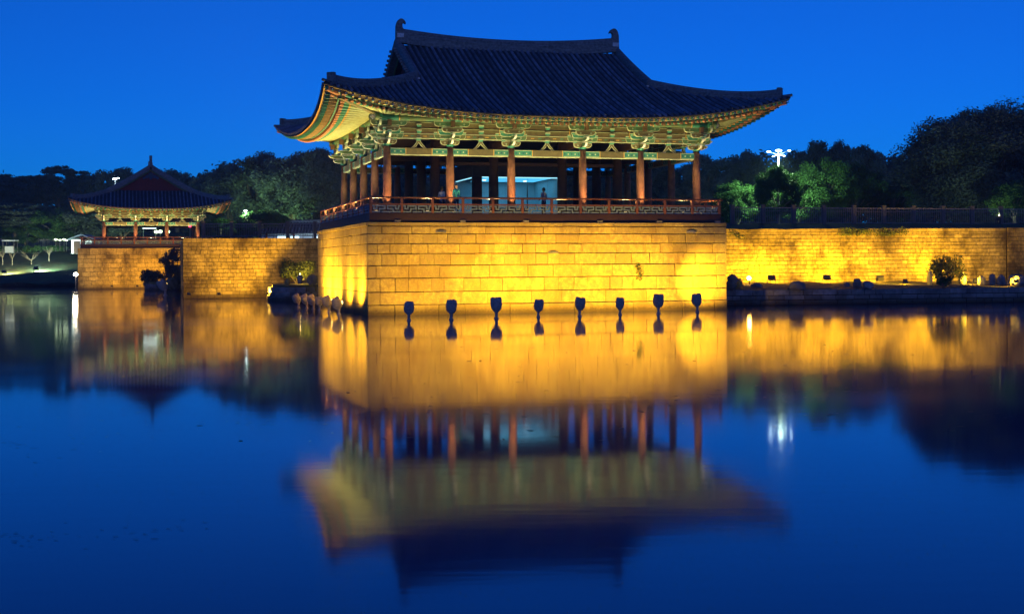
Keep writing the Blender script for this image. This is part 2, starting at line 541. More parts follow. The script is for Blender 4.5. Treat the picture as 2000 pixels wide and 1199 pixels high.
# ------------------------------------------------------------------ stone work
def block(mb, fr, x0, x1, z0, z1, proud=0.0, depth=0.1, ch=0.012, m=0, jit=0.0):
    """one dressed block; fr = (origin, along, outward)"""
    o, tx, nx = fr
    j = (lambda: random.uniform(-jit, jit)) if jit else (lambda: 0.0)
    vs = []
    for (yy, c) in ((-depth, 0), (proud - ch, 0), (proud, ch)):
        for (a, bz) in ((x0 + c, z0 + c), (x1 - c, z0 + c), (x1 - c, z1 - c), (x0 + c, z1 - c)):
            vs.append(o + tx * (a + (j() if c else 0)) + nx * (yy + (j() * 0.6 if c else 0)) + Vector((0, 0, bz + (j() if c else 0))))
    fs = [(0, 1, 5, 4), (1, 2, 6, 5), (2, 3, 7, 6), (3, 0, 4, 7), (4, 5, 9, 8), (5, 6, 10, 9), (6, 7, 11, 10), (7, 4, 8, 11), (8, 9, 10, 11), (3, 2, 1, 0)]
    mb.add(vs, fs, m)


def wall_blocks(root, fr, length, zs, lens, mname, gap=0.02, proud=0.02, jit=0.006, cap=300, vis=None, name='stone', ch=0.014):
    """courses of single blocks; the largest become parts, what is past the limit stays one part"""
    B = []
    for i in range(len(zs) - 1):
        z0, z1 = zs[i], zs[i + 1]
        x = 0.0
        joints = lens(i, length)
        for k in range(len(joints) - 1):
            B.append((joints[k] + gap / 2, joints[k + 1] - gap / 2, z0 + gap / 2 + random.uniform(0, gap * .3), z1 - gap / 2 - random.uniform(0, gap * .3), random.uniform(-proud * .5, proud)))
    sc = lambda q: (q[1] - q[0]) * (q[3] - q[2]) if vis is None else ((q[1] - q[0]) * (q[3] - q[2]) if vis(q) else 0)
    order = sorted(range(len(B)), key=lambda i: -sc(B[i]))
    rest = MB()
    for r, i in enumerate(order):
        q = B[i]
        if r < cap:
            mb = MB(); block(mb, fr, q[0], q[1], q[2], q[3], q[4], 0.12, ch, jit=jit)
            mb.build(name, M[mname], root)
        else:
            block(rest, fr, q[0], q[1], q[2], q[3], q[4], 0.12, ch, jit=jit)
    if rest.v:
        rest.build('small_stones', M[mname], root, kind='stuff')


def rand_joints(lo, hi):
    def f(i, L):
        x, out = 0.0, [0.0]
        x = random.uniform(lo * 0.5, hi)
        while x < L - lo * 0.6:
            out.append(x); x += random.uniform(lo, hi) if random.random() > .15 else random.uniform(hi, hi * 1.35)
        return out + [L]
    return f


Z1 = Vector((0, 0, 1))
UX, VX = Vector((1, 0, 0)), Vector((0, 1, 0))

# main platform ----------------------------------------------------------
plat = empty('stone_platform', P0, TH, 'tall platform of large dressed granite blocks rising from the water under the big pavilion', 'platform')
mb = MB().box((0.06, 0.06, -1.2), (PW - 0.06, PD - 0.06, PH - 0.02))
mb.build('core', M['granite_core'], plat)
cz = [5.01, 4.78, 4.37, 3.84, 3.30, 2.67, 1.98, 1.24, 0.54, -0.9]
J1 = [[], [847, 1115, 1280, 1457, 1610, 1765], [957, 1085, 1212, 1340, 1430, 1553, 1683, 1862], [807, 917, 1107, 1257, 1387, 1537, 1717, 1845, 1960],
      [843, 972, 1085, 1185, 1310, 1453, 1673, 1818, 1933], [795, 1083, 1358, 1637, 1803], [828, 963, 1083, 1283, 1397, 1567, 1718, 1915], [828, 1218, 1547, 1783], [957, 1350, 1580]]
J2 = [[140, 340, 525, 730, 945, 1085, 1225, 1380, 1545, 1722], [115, 358, 665, 968, 1080, 1315, 1600, 1690, 1807], [85, 207, 333, 463, 650, 920, 1278, 1417, 1565, 1650, 1807],
      [50, 180, 290, 388, 568, 685, 807, 977, 1227, 1350, 1455, 1577, 1795], [160, 290, 393, 487, 623, 807, 970, 1105, 1260, 1377, 1548, 1647, 1820],
      [222, 440, 675, 942, 1203, 1473, 1685, 1825], [362, 485, 613, 730, 840, 920, 1022, 1115, 1320, 1428, 1622, 1830], [255, 508, 880, 1230, 1480, 1715], [70, 620, 1115, 1535, 1808]]
J1[0] = [1000, 1230, 1500, 1685, 1890]


def px_to_u(px, z):
    x = (px - 1000) - ROLL * 20
    k = x / F                                      # (P0.x + u CU) / (P0.y + u SU) = k
    return (k * P0.y - P0.x) / (CU - k * SU)


fr_front = (Vector((0, 0, 0)), UX, -VX)
for r in range(9):
    z1, z0 = cz[r], cz[r + 1]
    js = sorted([px_to_u(560 + a / 4.545, z0) for a in J1[r]] + [px_to_u(980 + a / 4.348, z0) for a in J2[r]])
    js = [-0.012] + [a for a in js if 0.4 < a < PW - 0.4] + [PW + 0.01]
    for k in range(len(js) - 1):
        mb = MB()
        gp = random.choice([0.008, 0.012, 0.018, 0.032])
        pr = random.uniform(-0.02, 0.028) + (0.045 if r == 0 else 0)
        block(mb, fr_front, js[k] + gp / 2, js[k + 1] - gp / 2, z0 + 0.012 + random.uniform(0, .01), z1 - 0.012 - random.uniform(0, .022), pr, 0.11, random.choice([0.012, 0.02, 0.03]), jit=0.011)
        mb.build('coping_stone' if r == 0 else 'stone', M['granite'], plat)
fr_left = (Vector((0, PD, 0)), -VX, -UX)
random.seed(21)
for r in range(9):
    z1, z0 = cz[r], cz[r + 1]
    js = [0.0]
    x = random.uniform(1.0, 3.0)
    while x < PD - 1.2:
        js.append(x); x += random.uniform(1.5, 3.6)
    js.append(PD - 0.125)
    for k in range(len(js) - 1):
        mb = MB()
        block(mb, fr_left, js[k] + 0.008, js[k + 1] - 0.008, z0 + 0.010, z1 - 0.010 - random.uniform(0, .010), random.uniform(-0.008, 0.014) + (0.04 if r == 0 else 0), 0.11, 0.014, jit=0.006)
        mb.build('coping_stone' if r == 0 else 'stone', M['granite'], plat)
for (px, py) in ((861, 453), (1349, 453.5), (1080, 493.5)):       # weep slots: small protruding dark lips
    u = px_to_u(px, 4.3)
    z = CZ - ((py - H0) + ROLL * (px - 1000)) * (P0.y + u * SU) / F
    mb = MB()
    for k in range(4):
        mb.box((u - 0.28 + k * 0.14, -0.12 - 0.02 * (k in (1, 2)), z - 0.05), (u - 0.14 + k * 0.14, -0.03, z + 0.05 + 0.03 * (k in (1, 2))))
    mb.build('weep_stone', M['grey_stone'], plat)


def stone_wall(label, A, B_, ztop, zbot, ch, lo, hi, mname='old_stone', cat='stone wall', vis=None, thick=0.8, name='stone_wall', coping=None, cap=300, gap=0.022):
    d = Vector((B_.x - A.x, B_.y - A.y, 0)); L = d.length; tx = d.normalized(); nx = Vector((tx.y, -tx.x, 0))
    root = empty(name, (A.x, A.y, 0), math.atan2(tx.y, tx.x), label, cat)
    mb = MB().box((0.0, 0.07, zbot), (L, thick, ztop - 0.03))
    mb.build('core', M['granite_core'], root)
    zs = [zbot]
    z = max(0.0, zbot)
    while z < ztop - (coping or 0) - ch * 0.6:
        zs.append(z if z > zbot else zbot + 1e-3); z += ch * random.uniform(0.92, 1.08)
    zs = sorted(set(zs)) + [ztop - (coping or 0)]
    fr = (Vector((0, 0, 0)), UX, -VX)
    wall_blocks(root, fr, L, zs, rand_joints(lo, hi), mname, gap=gap, vis=vis, cap=cap)
    if coping:
        js = rand_joints(1.2, 2.2)(0, L)
        for k in range(len(js) - 1):
            mb = MB(); block(mb, fr, js[k] + .006, js[k + 1] - .006, ztop - coping + .008, ztop, 0.05, 0.3, 0.015, jit=.005)
            mb.build('coping_stone', M[mname], root)
    return root


stone_wall('long retaining wall of small weathered blocks right of the big platform, glowing with yellow floodlight', WR0 - Vector((2.0, 0.013, 0)), WR1, 5.13, 0.85, 0.275, 0.26, 0.60,
           vis=lambda q: q[1] > 2.2, coping=0.24)
W2 = WR1 + Vector((0.05, -0.12, 0))
stone_wall('short end section of block wall beyond the upright joint, far right of the pond', W2, WR2 + Vector((0, -0.12, 0)), 5.17, 0.85, 0.275, 0.26, 0.60)
stone_wall('brown block retaining wall between the small far platform and the big platform', WL0, WL1 + (WL1 - WL0).normalized() * 2.5, 5.0, -0.8, 0.31, 0.32, 0.72, cap=300)
stone_wall('narrow side wall running back to the far platform, brightly lit edge beside the shrub islet', WLB, WL0 + Vector((0, 0.15, 0)), 4.97, -0.8, 0.4, 0.5, 1.1, cap=40)
stone_wall('low kerb of grey stones edging the pond along the right ledge', LG0, LG1, 0.98, -0.6, 0.32, 0.45, 1.05, mname='grey_stone', cat='stone kerb', name='stone_kerb', gap=0.03)
SH0 = at(-40, 561, z=0); SH1 = at(150, 559, z=0)
stone_wall('low dark stone kerb along the grassy far shore at the left', SH0, SH1, 0.75, -0.6, 0.36, 0.6, 1.2, mname='grey_stone', cat='stone kerb', name='stone_kerb', gap=0.03)
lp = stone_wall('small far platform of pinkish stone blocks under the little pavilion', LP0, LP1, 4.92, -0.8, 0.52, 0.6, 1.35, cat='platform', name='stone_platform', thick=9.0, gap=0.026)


# ------------------------------------------------------------------ shared unit pieces
def unit_rafter():
    mb = MB(); n = 8; R0 = 0.094
    xs = [0, .07, .17, .21, 1]
    for q, m in enumerate((1, 3, 2, 0)):
        vs = [(x, R0 * math.cos(2 * PI * k / n), R0 * math.sin(2 * PI * k / n)) for x in (xs[q], xs[q + 1]) for k in range(n)]
        mb.add(vs, [(k, (k + 1) % n, n + (k + 1) % n, n + k) for k in range(n)], m, True)
    vs = [(0, R0 * math.cos(2 * PI * k / n), R0 * math.sin(2 * PI * k / n)) for k in range(n)]
    mb.add(vs, [tuple(range(n - 1, -1, -1))], 1)
    vs2 = [(-0.002, 0.05 * math.cos(2 * PI * k / n), 0.05 * math.sin(2 * PI * k / n)) for k in range(n)]
    mb.add(vs2, [tuple(range(n - 1, -1, -1))], 2)
    return mb.mesh('rafter', [M['rafter'], M['coral'], M['ochre'], M['teal']])


def unit_flying():
    mb = MB(); h = 0.062
    xs = [0, .24, .30, 1]
    for q, m in enumerate((3, 4, 0)):
        a, b_ = xs[q], xs[q + 1]
        vs = [(x, y, z) for x in (a, b_) for (y, z) in ((-h, -h), (h, -h), (h, h), (-h, h))]
        mb.add(vs, [(0, 1, 5, 4), (1, 2, 6, 5), (2, 3, 7, 6), (3, 0, 4, 7)], m)
    mb.add([(0, -h, -h), (0, h, -h), (0, h, h), (0, -h, h)], [(3, 2, 1, 0)], 1)
    mb.add([(-.003, -.03, -.03), (-.003, .03, -.03), (-.003, .03, .03), (-.003, -.03, .03)], [(3, 2, 1, 0)], 2)
    return mb.mesh('flying_rafter', [M['flying'], M['navy'], M['white'], M['teal'], M['ochre']])


RAFTER, FLYING = unit_rafter(), unit_flying()


def boat(wd, ht, r=None):
    """boat-shaped bracket arm outline: flat top, lower corners rounded"""
    r = r or ht * 0.85
    h = wd / 2
    pts = [(-h, ht), (-h, ht * 0.72)]
    for k in range(1, 6):
        a = k / 6 * PI / 2
        pts.append((-h + r * (1 - math.cos(a)) * 0.9, ht * 0.72 * (1 - math.sin(a))))
    pts.append((-h + r, 0)); pts.append((h - r, 0))
    for k in range(5, 0, -1):
        a = k / 6 * PI / 2
        pts.append((h - r * (1 - math.cos(a)) * 0.9, ht * 0.72 * (1 - math.sin(a))))
    pts += [(h, ht * 0.72), (h, ht)]
    return pts


def soro(mb, x, y, z, s=0.17, m=3, mt=1):
    a, c = s * 0.34, s * 0.5
    z1, z2 = z + s * 0.32, z + s * 0.62
    for (q0, q1, zz0, zz1, mm) in ((a, c, z, z1, m), (c, c, z1, z2, mt)):
        vs = [(x - q0, y - q0, zz0), (x + q0, y - q0, zz0), (x + q0, y + q0, zz0), (x - q0, y + q0, zz0), (x - q1, y - q1, zz1), (x + q1, y - q1, zz1), (x + q1, y + q1, zz1), (x - q1, y + q1, zz1)]
        mb.add(vs, [(3, 2, 1, 0), (4, 5, 6, 7), (0, 1, 5, 4), (1, 2, 6, 5), (2, 3, 7, 6), (3, 0, 4, 7)], mm)


BR_MATS = lambda: [M['green'], M['pale'], M['brownp'], M['teal'], M['olive']]


def unit_bracket(k=1.0, eps=0.0):
    """bracket set on a column head; x along the wall, -y outward, z from the column head"""
    X, Y, Z = UX, VX, Z1
    mb = MB()
    mb.lathe([(0.16 * k, 0.0), (0.19 * k, 0.03), (0.27 * k, 0.13), (0.27 * k, 0.17)], (0, 0, eps), 4, 3)
    mb.prism(boat(1.10 * k, 0.27), (0, 0, 0.13 + eps), X, Z, -Y, 0.15, 4, 1, 0.028)
    mb.prism(boat(1.86 * k, 0.29), (0, 0, 0.45 + eps), X, Z, -Y, 0.13, 0, 1, 0.028)
    for x in (-.46, .46): soro(mb, x * k, 0, 0.40 + eps, 0.2)
    for x in (-.84, .84): soro(mb, x * k, 0, 0.74 + eps, 0.2)
    mb.prism(boat(1.18 * k, 0.27), (0, -0.55, 0.80 + eps), X, Z, -Y, 0.15, 4, 1, 0.028)
    mb.prism(boat(2.06 * k, 0.27), (0, -0.55, 1.12 + eps), X, Z, -Y, 0.13, 0, 1, 0.028)
    for x in (-.5, .5): soro(mb, x * k, -0.55, 1.07 + eps - .0, 0.16)
    # inner tier between wall line and purlin line, and crossing arms that step outward
    mb.prism(boat(1.44 * k, 0.22), (0, -0.28, 0.66 + eps), X, Z, -Y, 0.11, 3, 1, 0.024)
    for x in (-.64, 0, .64): soro(mb, x * k, -0.28, 0.88 + eps, 0.2)
    for x in (-.92, .92): soro(mb, x * k, -0.55, 1.39 + eps, 0.18)
    for (x, z) in ((-.30, .20), (.30, .20), (-.58, .55), (.58, .55), (-.32, .87), (.32, .87), (-.70, 1.2), (.70, 1.2)):   # painted roundels
        y = (-.08 if z < .4 else (-.07 if z < .6 else (-.63 if z < 1 else -.62)))
        vs = [(x * k + .05 * math.cos(2 * PI * j / 8), y, z + .06 + eps + .05 * math.sin(2 * PI * j / 8)) for j in range(8)]
        mb.add(vs, [tuple(range(8))], 1)
        vs = [(x * k + .028 * math.cos(2 * PI * j / 8), y - .002, z + .06 + eps + .028 * math.sin(2 * PI * j / 8)) for j in range(8)]
        mb.add(vs, [tuple(range(8))], 3)
    for y in (-.55,): soro(mb, 0, y, 0.72 + eps, 0.2)
    mb.box((-0.10, -0.92, 1.10 + eps), (0.10, -0.64, 1.42 + eps), 2)
    return mb.mesh('bracket', BR_MATS())


def unit_tongue(reach, ht):
    """beak-shaped arm pointing out of the bracket and curling up"""
    mb = MB()
    poly = [(0.5, 0), (-reach * 0.55, 0), (-reach * 0.85, 0.05), (-reach, ht * 0.55), (-reach * 1.02, ht * 0.95), (-reach * 0.9, ht * 0.72), (-reach * 0.75, ht), (0.5, ht)]
    mb.prism(poly, (0, 0, 0), (0, 1, 0), (0, 0, 1), (1, 0, 0), 0.13, 0, 1, 0.022)
    return mb.mesh('bracket_tongue', [M['green'], M['white'], M['coral']])


TONGUE1, TONGUE2 = unit_tongue(0.62, 0.24), unit_tongue(0.92, 0.24)


def unit_strut(k=1.0):
    mb = MB()
    poly = [(-.44, 0), (-.27, .17), (-.12, .36), (-.11, .44), (.11, .44), (.12, .36), (.27, .17), (.44, 0), (.28, 0), (.13, .13), (0, .31), (-.13, .13), (-.28, 0)]
    mb.prism([(a * k, b_) for a, b_ in poly], (0, 0, 0), UX, Z1, -VX, 0.12, 4, 1, 0.022)
    soro(mb, 0, 0, 0.43, 0.28)
    for z in (0.86, 1.19): soro(mb, 0, -0.10, z, 0.28)
    return mb.mesh('splayed_strut', BR_MATS())


def unit_flower():
    mb = MB()
    mb.tube([(0, 0.1, 0), (0, -0.13, 0)], 0.2, 14, 0)
    for (r, y, m) in ((0.175, -0.134, 1), (0.075, -0.138, 2), (0.03, -0.142, 3)):
        vs = [(r * math.cos(2 * PI * k / 14), y, r * math.sin(2 * PI * k / 14)) for k in range(14)]
        mb.add(vs, [tuple(range(14))], m)
    for k in range(8):
        a = 2 * PI * k / 8
        c = Vector((0.122 * math.cos(a), -0.139, 0.122 * math.sin(a)))
        vs = [(c.x + 0.038 * math.cos(2 * PI * j / 6), c.y, c.z + 0.038 * math.sin(2 * PI * j / 6)) for j in range(6)]
        mb.add(vs, [tuple(range(6))], 4 if k % 2 else 2)
    return mb.mesh('purlin_end', [M['green'], M['navy'], M['white'], M['coral'], M['pale']])


def fret_mesh():
    rows = ["##.#######.#######.##", ".#.#.....#.#.....#.#.", ".###.#####.#####.###.", ".....#.........#.....", "######.#######.######"]
    mb = MB()
    H_ = len(rows); W_ = len(rows[0])
    for r, row in enumerate(rows):
        z1 = 1 - r / H_; z0 = z1 - 1 / H_
        c = 0
        while c < W_:
            if row[c] == '#':
                e_ = c
                while e_ < W_ and row[e_] == '#': e_ += 1
                mb.box((c / W_, -0.03, z0), (e_ / W_, 0.03, z1))
                c = e_
            else: c += 1
    return mb.mesh('fret_panel', M['fret'])


FRET = fret_mesh()
FLOWER = unit_flower()
STRUT = unit_strut()
BRACKET, BRACKET2 = unit_bracket(), unit_bracket(eps=0.006)


def rail_post():
    return MB().box((-0.065, -0.065, 0), (0.065, 0.065, 0.80)).mesh('rail_post', M['rail'])


def verge_tile():
    mb = MB(); mb.tube([(0, 0.12, 0), (0, -0.1, 0)], 0.085, 8, 0)
    return mb.mesh('verge_tile', M['ridge'])


POST, VERGE = rail_post(), verge_tile()


def side_frame(A, N, s_org):
    return A, N, s_org


def ridge_profile(wd, ht):
    h = wd / 2
    return [(-h, -0.25), (h, -0.25), (h, ht * .18), (h * .8, ht * .2), (h * .8, ht * .42), (h * .88, ht * .44), (h * .72, ht * .66), (h * .8, ht * .68), (h * .62, ht * .88), (h * .35, ht), (-h * .35, ht),
            (-h * .62, ht * .88), (-h * .8, ht * .68), (-h * .72, ht * .66), (-h * .88, ht * .44), (-h * .8, ht * .42), (-h * .8, ht * .2), (-h, ht * .18)]


def pavilion(root, p, us, vs, zdeck, zt, e, zm, zc, zr, dg, deck, sides, ribs, flare=0.38, dk=12.5, ridge_h=0.66, ridge_up=0.45, spacing=0.36, rails=(), finial_h=0.98, inner=(), purl=0.55):
    uc0, uc1, vc0, vc1 = us[0] - e, us[-1] + e, vs[0] - e, vs[-1] + e
    Lu, Lv = uc1 - uc0, vc1 - vc0
    SD = {'front': (Vector((uc0, vc0, 0)), UX, VX, Lu, [u - uc0 for u in us]),
          'left': (Vector((uc0, vc1, 0)), -VX, UX, Lv, [vc1 - v for v in reversed(vs)]),
          'right': (Vector((uc1, vc0, 0)), VX, -UX, Lv, [v - vc0 for v in vs]),
          'back': (Vector((uc1, vc1, 0)), -UX, -VX, Lu, [uc1 - u for u in reversed(us)])}
    half = Lv / 2

    def ze(d): return zm + (zc - zm) * max(0.0, 1 - d / dk) ** 2.6
    def fl(d): return flare * (1 - max(0.0, 1 - d / dk) ** 2.6)
    def gg(t_): return t_ * (0.76 + 0.24 * t_)

    def slope(d, D):
        De = fl(d)
        return ze(d) + 0.13 + (zr - ze(d) - 0.13) * gg(max(0.0, (D - De) / (half - De)))

    def pt(sd, s, D, z):
        o, A, N, L, cs = SD[sd]
        q = o + A * s + N * D
        return Vector((q.x, q.y, z))

    def ax(sd): return SD[sd][1], SD[sd][2]

    def frame(sd, s, D, z, flip=1):
        A, N = ax(sd)
        m = Matrix((A * flip, N, Z1)).transposed().to_4x4()
        m.translation = pt(sd, s, D, z)
        return m

    # ---- timber floor
    du0, du1, dv0, dv1 = deck
    zb = PH + 0.04 if zdeck > 5.4 else zdeck - 0.45
    mb = MB()
    for qa, qb in (((du0, dv0, zb), (du1, dv0 + 0.25, zdeck - 0.02)), ((du0, dv1 - 0.25, zb), (du1, dv1, zdeck - 0.02)),
                   ((du0 + 0.003, dv0 + 0.252, zb), (du0 + 0.25, dv1 - 0.252, zdeck - 0.02)), ((du1 - 0.25, dv0 + 0.252, zb), (du1 - 0.003, dv1 - 0.252, zdeck - 0.02))):
        MB().box(qa, qb).build('deck_beam', M['deck'], root)
    MB().box((du0 - 0.02, dv0 - 0.02, zdeck - 0.018), (du1 + 0.02, dv1 + 0.02, zdeck + 0.02)).build('deck_floor', M['deck'], root)

    # ---- columns
    cm = MB(); hh = zt - zdeck - 0.02
    cm.lathe([(0.235, 0), (0.24, hh * .3), (0.235, hh * .6), (0.20, hh)], (0, 0, 0), 16, 0)
    cme = cm.mesh('column', M['column'])
    pos = [(u, v) for u in us for v in vs if u in (us[0], us[-1]) or v in (vs[0], vs[-1])]
    for (u, v) in pos: put('column', cme, root, Matrix.Translation((u, v, zdeck + 0.02)))
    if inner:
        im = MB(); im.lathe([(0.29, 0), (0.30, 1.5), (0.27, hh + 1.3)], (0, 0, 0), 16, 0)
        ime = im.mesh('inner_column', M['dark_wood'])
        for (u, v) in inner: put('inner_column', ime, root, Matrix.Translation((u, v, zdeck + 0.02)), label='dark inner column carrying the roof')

    # ---- per side: beams, brackets, rafters, eaves
    for sd in ('front', 'left', 'right', 'back'):
        o, A, N, L, cs = SD[sd]
        rich = sd in sides
        ez = 0.0 if sd in ('front', 'back') else 0.005
        for i in range(len(cs) - 1):
            a, b_ = cs[i] + 0.17, cs[i + 1] - 0.17
            w_ = b_ - a
            # lintel with painted end panels
            mb = MB()
            def seg(x0, x1, z0, z1, D, th, m):
                c0 = pt(sd, x0, D, z0); dA = A * (x1 - x0); nn = N * th
                vs_ = [c0 - nn * .5, c0 + dA - nn * .5, c0 + dA + nn * .5, c0 + nn * .5]
                vs_ += [v_ + Vector((0, 0, z1 - z0)) for v_ in vs_]
                mb.add(vs_, [(3, 2, 1, 0), (4, 5, 6, 7), (0, 1, 5, 4), (1, 2, 6, 5), (2, 3, 7, 6), (3, 0, 4, 7)], m)
            z0, z1 = zt - 0.43 + ez, zt - 0.07 + ez
            q = w_ * 0.27
            seg(a, a + q, z0, z1, e, 0.20, 3); seg(a + q + .001, b_ - q - .001, z0, z1, e, 0.196, 4); seg(b_ - q, b_, z0, z1, e, 0.20, 3)
            for x in (a + q, b_ - q): seg(x - 0.025, x + 0.025, z0 - .004, z1 + .004, e, 0.215, 5)
            for x0, x1 in ((a, a + q - .03), (b_ - q + .03, b_)):
                for zz in (z0 + 0.015, z1 - 0.05): seg(x0 + .03, x1 - .03, zz, zz + 0.03, e, 0.212, 1)
                nk = 5
                for k in range(nk):
                    xc = x0 + (x1 - x0) * (k + .5) / nk
                    seg(xc - 0.035, xc + 0.035, z0 + 0.13, z0 + 0.21, e, 0.21, 1 if k % 2 else 6)
            seg(a, b_, z0 - 0.045, z0 - 0.003, e, 0.17, 1)
            mb.build('lintel', [M['green'], M['pale'], M['brownp'], M['teal'], M['olive'], M['ochre'], M['navy']], root)
            if not rich and sd == 'back': continue
            # tie beam
            mb = MB()
            seg(a - .1, b_ + .1, zt + 0.50 + ez, zt + 0.72 + ez, e, 0.12, 4)
            seg(a - .1, b_ + .1, zt + 0.46 + ez, zt + 0.497 + ez, e, 0.14, 1); seg(a - .1, b_ + .1, zt + 0.723 + ez, zt + 0.755 + ez, e, 0.14, 1)
            for kk in range(9):
                xc = a + (b_ - a) * (kk + .5) / 9
                seg(xc - .10, xc + .10, zt + 0.585 + ez, zt + 0.635 + ez, e, 0.128, (3, 1, 5)[kk % 3])
            mb.build('tie_beam', [M['green'], M['pale'], M['brownp'], M['teal'], M['olive'], M['ochre'], M['navy']], root)
            # two boards below the purlin
            for (zz0, zz1, D) in ((0.80, 1.07, e - 0.05), (1.12, 1.40, e - 0.09)):
                mb = MB()
                q = w_ * 0.16
                seg(a, a + q, zt + zz0 + ez, zt + zz1 + ez, D, 0.08, 0); seg(a + q, b_ - q, zt + zz0 + ez, zt + zz1 + ez, D, 0.078, 4); seg(b_ - q, b_, zt + zz0 + ez, zt + zz1 + ez, D, 0.08, 0)
                for x in (a + q, b_ - q): seg(x - 0.03, x + 0.03, zt + zz0 - .002 + ez, zt + zz1 + .002 + ez, D, 0.10, 5)
                seg(a + q + .05, b_ - q - .05, zt + zz0 + .02 + ez, zt + zz0 + .045 + ez, D, 0.092, 2)
                seg(a + q + .05, b_ - q - .05, zt + zz1 - .045 + ez, zt + zz1 - .02 + ez, D, 0.092, 1)
                for x0, x1 in ((a, a + q - .03), (b_ - q + .03, b_)):          # little painted lozenges at both ends
                    for kk in range(3):
                        xc = x0 + (x1 - x0) * (kk + .5) / 3
                        seg(xc - .045, xc + .045, zt + zz0 + .09 + ez, zt + zz1 - .09 + ez, D, 0.09, (1, 5, 1)[kk])
                mb.build('painted_board', [M['green'], M['pale'], M['brownp'], M['teal'], M['olive'], M['ochre'], M['navy']], root)
            put('splayed_strut', STRUT, root, frame(sd, (a + b_) / 2, e, zt - 0.07 + ez))
            # round purlin
            mb = MB()
            x0 = cs[i] - (0.95 if i == 0 else 0); x1 = cs[i + 1] + (0.95 if i == len(cs) - 2 else 0)
            zp = zt + 1.56 + ez
            cuts = [x0, cs[i] + w_ * .17, cs[i] + w_ * .17 + .06, cs[i + 1] - w_ * .17 - .06, cs[i + 1] - w_ * .17, x1]
            for k, mm in enumerate((3, 5, 0, 5, 3)):
                mb.tube([pt(sd, cuts[k], e - purl, zp), pt(sd, cuts[k + 1], e - purl, zp)], 0.17 if mm != 5 else 0.175, 12, mm, cap=(k in (0, 4)))
            mb.build('purlin', [M['green'], M['pale'], M['brownp'], M['teal'], M['pale'], M['ochre'], M['navy']], root)
        if rich:
            for i, s in enumerate(cs):
                br = put('bracket', BRACKET if sd in ('front', 'back') else BRACKET2, root, frame(sd, s, e, zt))
                put('bracket_tongue', TONGUE1, br, Matrix.Translation((0, -0.1, 0.17 + ez)))
                put('bracket_tongue', TONGUE2, br, Matrix.Translation((0, -0.1, 0.48 + ez)))
            for s in (cs[0] - 0.95, cs[-1] + 0.95):
                m = frame(sd, s, e - purl - 0.0, zt + 1.56 + ez)
                m = m @ Matrix.Rotation(PI / 2 if s < L / 2 else -PI / 2, 4, 'Z') if False else m
                put('purlin_end', FLOWER, root, frame(sd, s, e - purl - 0.16, zt + 1.56 + ez))
            n_ = int((L - 0.9) / (spacing if sd in ('front', 'back') or spacing > .4 else 0.54))
            for k in range(n_ + 1):
                s = 0.45 + (L - 0.9) * k / n_
                d = min(s, L - s)
                si = s
                if s < e: si = e + (s - e) * 0.10
                if s > L - e: si = (L - e) + (s - L + e) * 0.10
                pin = pt(sd, si, e + 0.15, zt + 1.84)
                out = pt(sd, s, fl(d) + 0.95, ze(d) - 0.265)
                put('rafter', RAFTER, root, span(out, pin))
                dirn = (pin - out); dirn.z = 0
                o2 = pt(sd, s, fl(d) + 0.13, ze(d) - 0.085)
                i2 = out + dirn.normalized() * 0.35; i2.z = ze(d) - 0.075
                put('flying_rafter', FLYING, root, span(o2, i2))
        # eave boards, soffit
        ns = 48
        def line(D, dz, s0=0.05):
            out = []
            for k in range(ns + 1):
                s = s0 + (L - 2 * s0) * k / ns
                d = min(s, L - s)
                out.append(pt(sd, s, min(fl(d) + D, max(d, 0.02) + 0.0) if d < D else fl(d) + D, ze(d) + dz))
            return out
        mb = MB(); mb.sweep(line(0.05, 0.0), [(-.03, -.005), (.05, -.005), (.05, .07), (-.03, .07)]); mb.build('eave_board', M['ochre'], root)
        mb = MB(); mb.sweep(line(0.88, -0.168), [(-.03, -.002), (.04, -.002), (.04, .045), (-.03, .045)]); mb.build('eave_board', M['teal'], root)
        vs_, fs_ = [], []
        for k in range(ns + 1):
            s = 0.02 + (L - .04) * k / ns; d = min(s, L - s)
            si = s
            if s < e: si = e + (s - e) * 0.02
            if s > L - e: si = (L - e) + (s - L + e) * 0.02
            vs_ += [pt(sd, s, min(fl(d) + 0.04, d), ze(d) + 0.0), pt(sd, s, min(fl(d) + 0.98, d + 0.01), ze(d) - 0.012), pt(sd, si, e + 0.3, zt + 1.99)]
        for k in range(ns):
            for j in range(2):
                i0 = k * 3 + j
                fs_.append((i0, i0 + 1, i0 + 4, i0 + 3))
        MB().add(vs_, fs_).build('soffit', M['soffit'], root)

    # ---- hip rafters at the corners
    for (cu, cv, su_, sv_) in ((uc0, vc0, 1, 1), (uc1, vc0, -1, 1), (uc0, vc1, 1, -1), (uc1, vc1, -1, -1)):
        mb = MB()
        mb.bar((cu + su_ * e * 1.05, cv + sv_ * e * 1.05, zt + 1.62), (cu + su_ * 0.95, cv + sv_ * 0.95, zc - 0.42), 0.26, 0.36, 0, 1)
        mb.build('hip_rafter', [M['olive'], M['teal']], root)
        mb = MB()
        mb.bar((cu + su_ * 1.9, cv + sv_ * 1.9, zc - 0.52), (cu + su_ * 0.16, cv + sv_ * 0.16, zc - 0.14), 0.22, 0.28, 0, 1)
        mb.build('hip_rafter', [M['coral'], M['teal']], root)

    # ---- roof
    rf = MB()
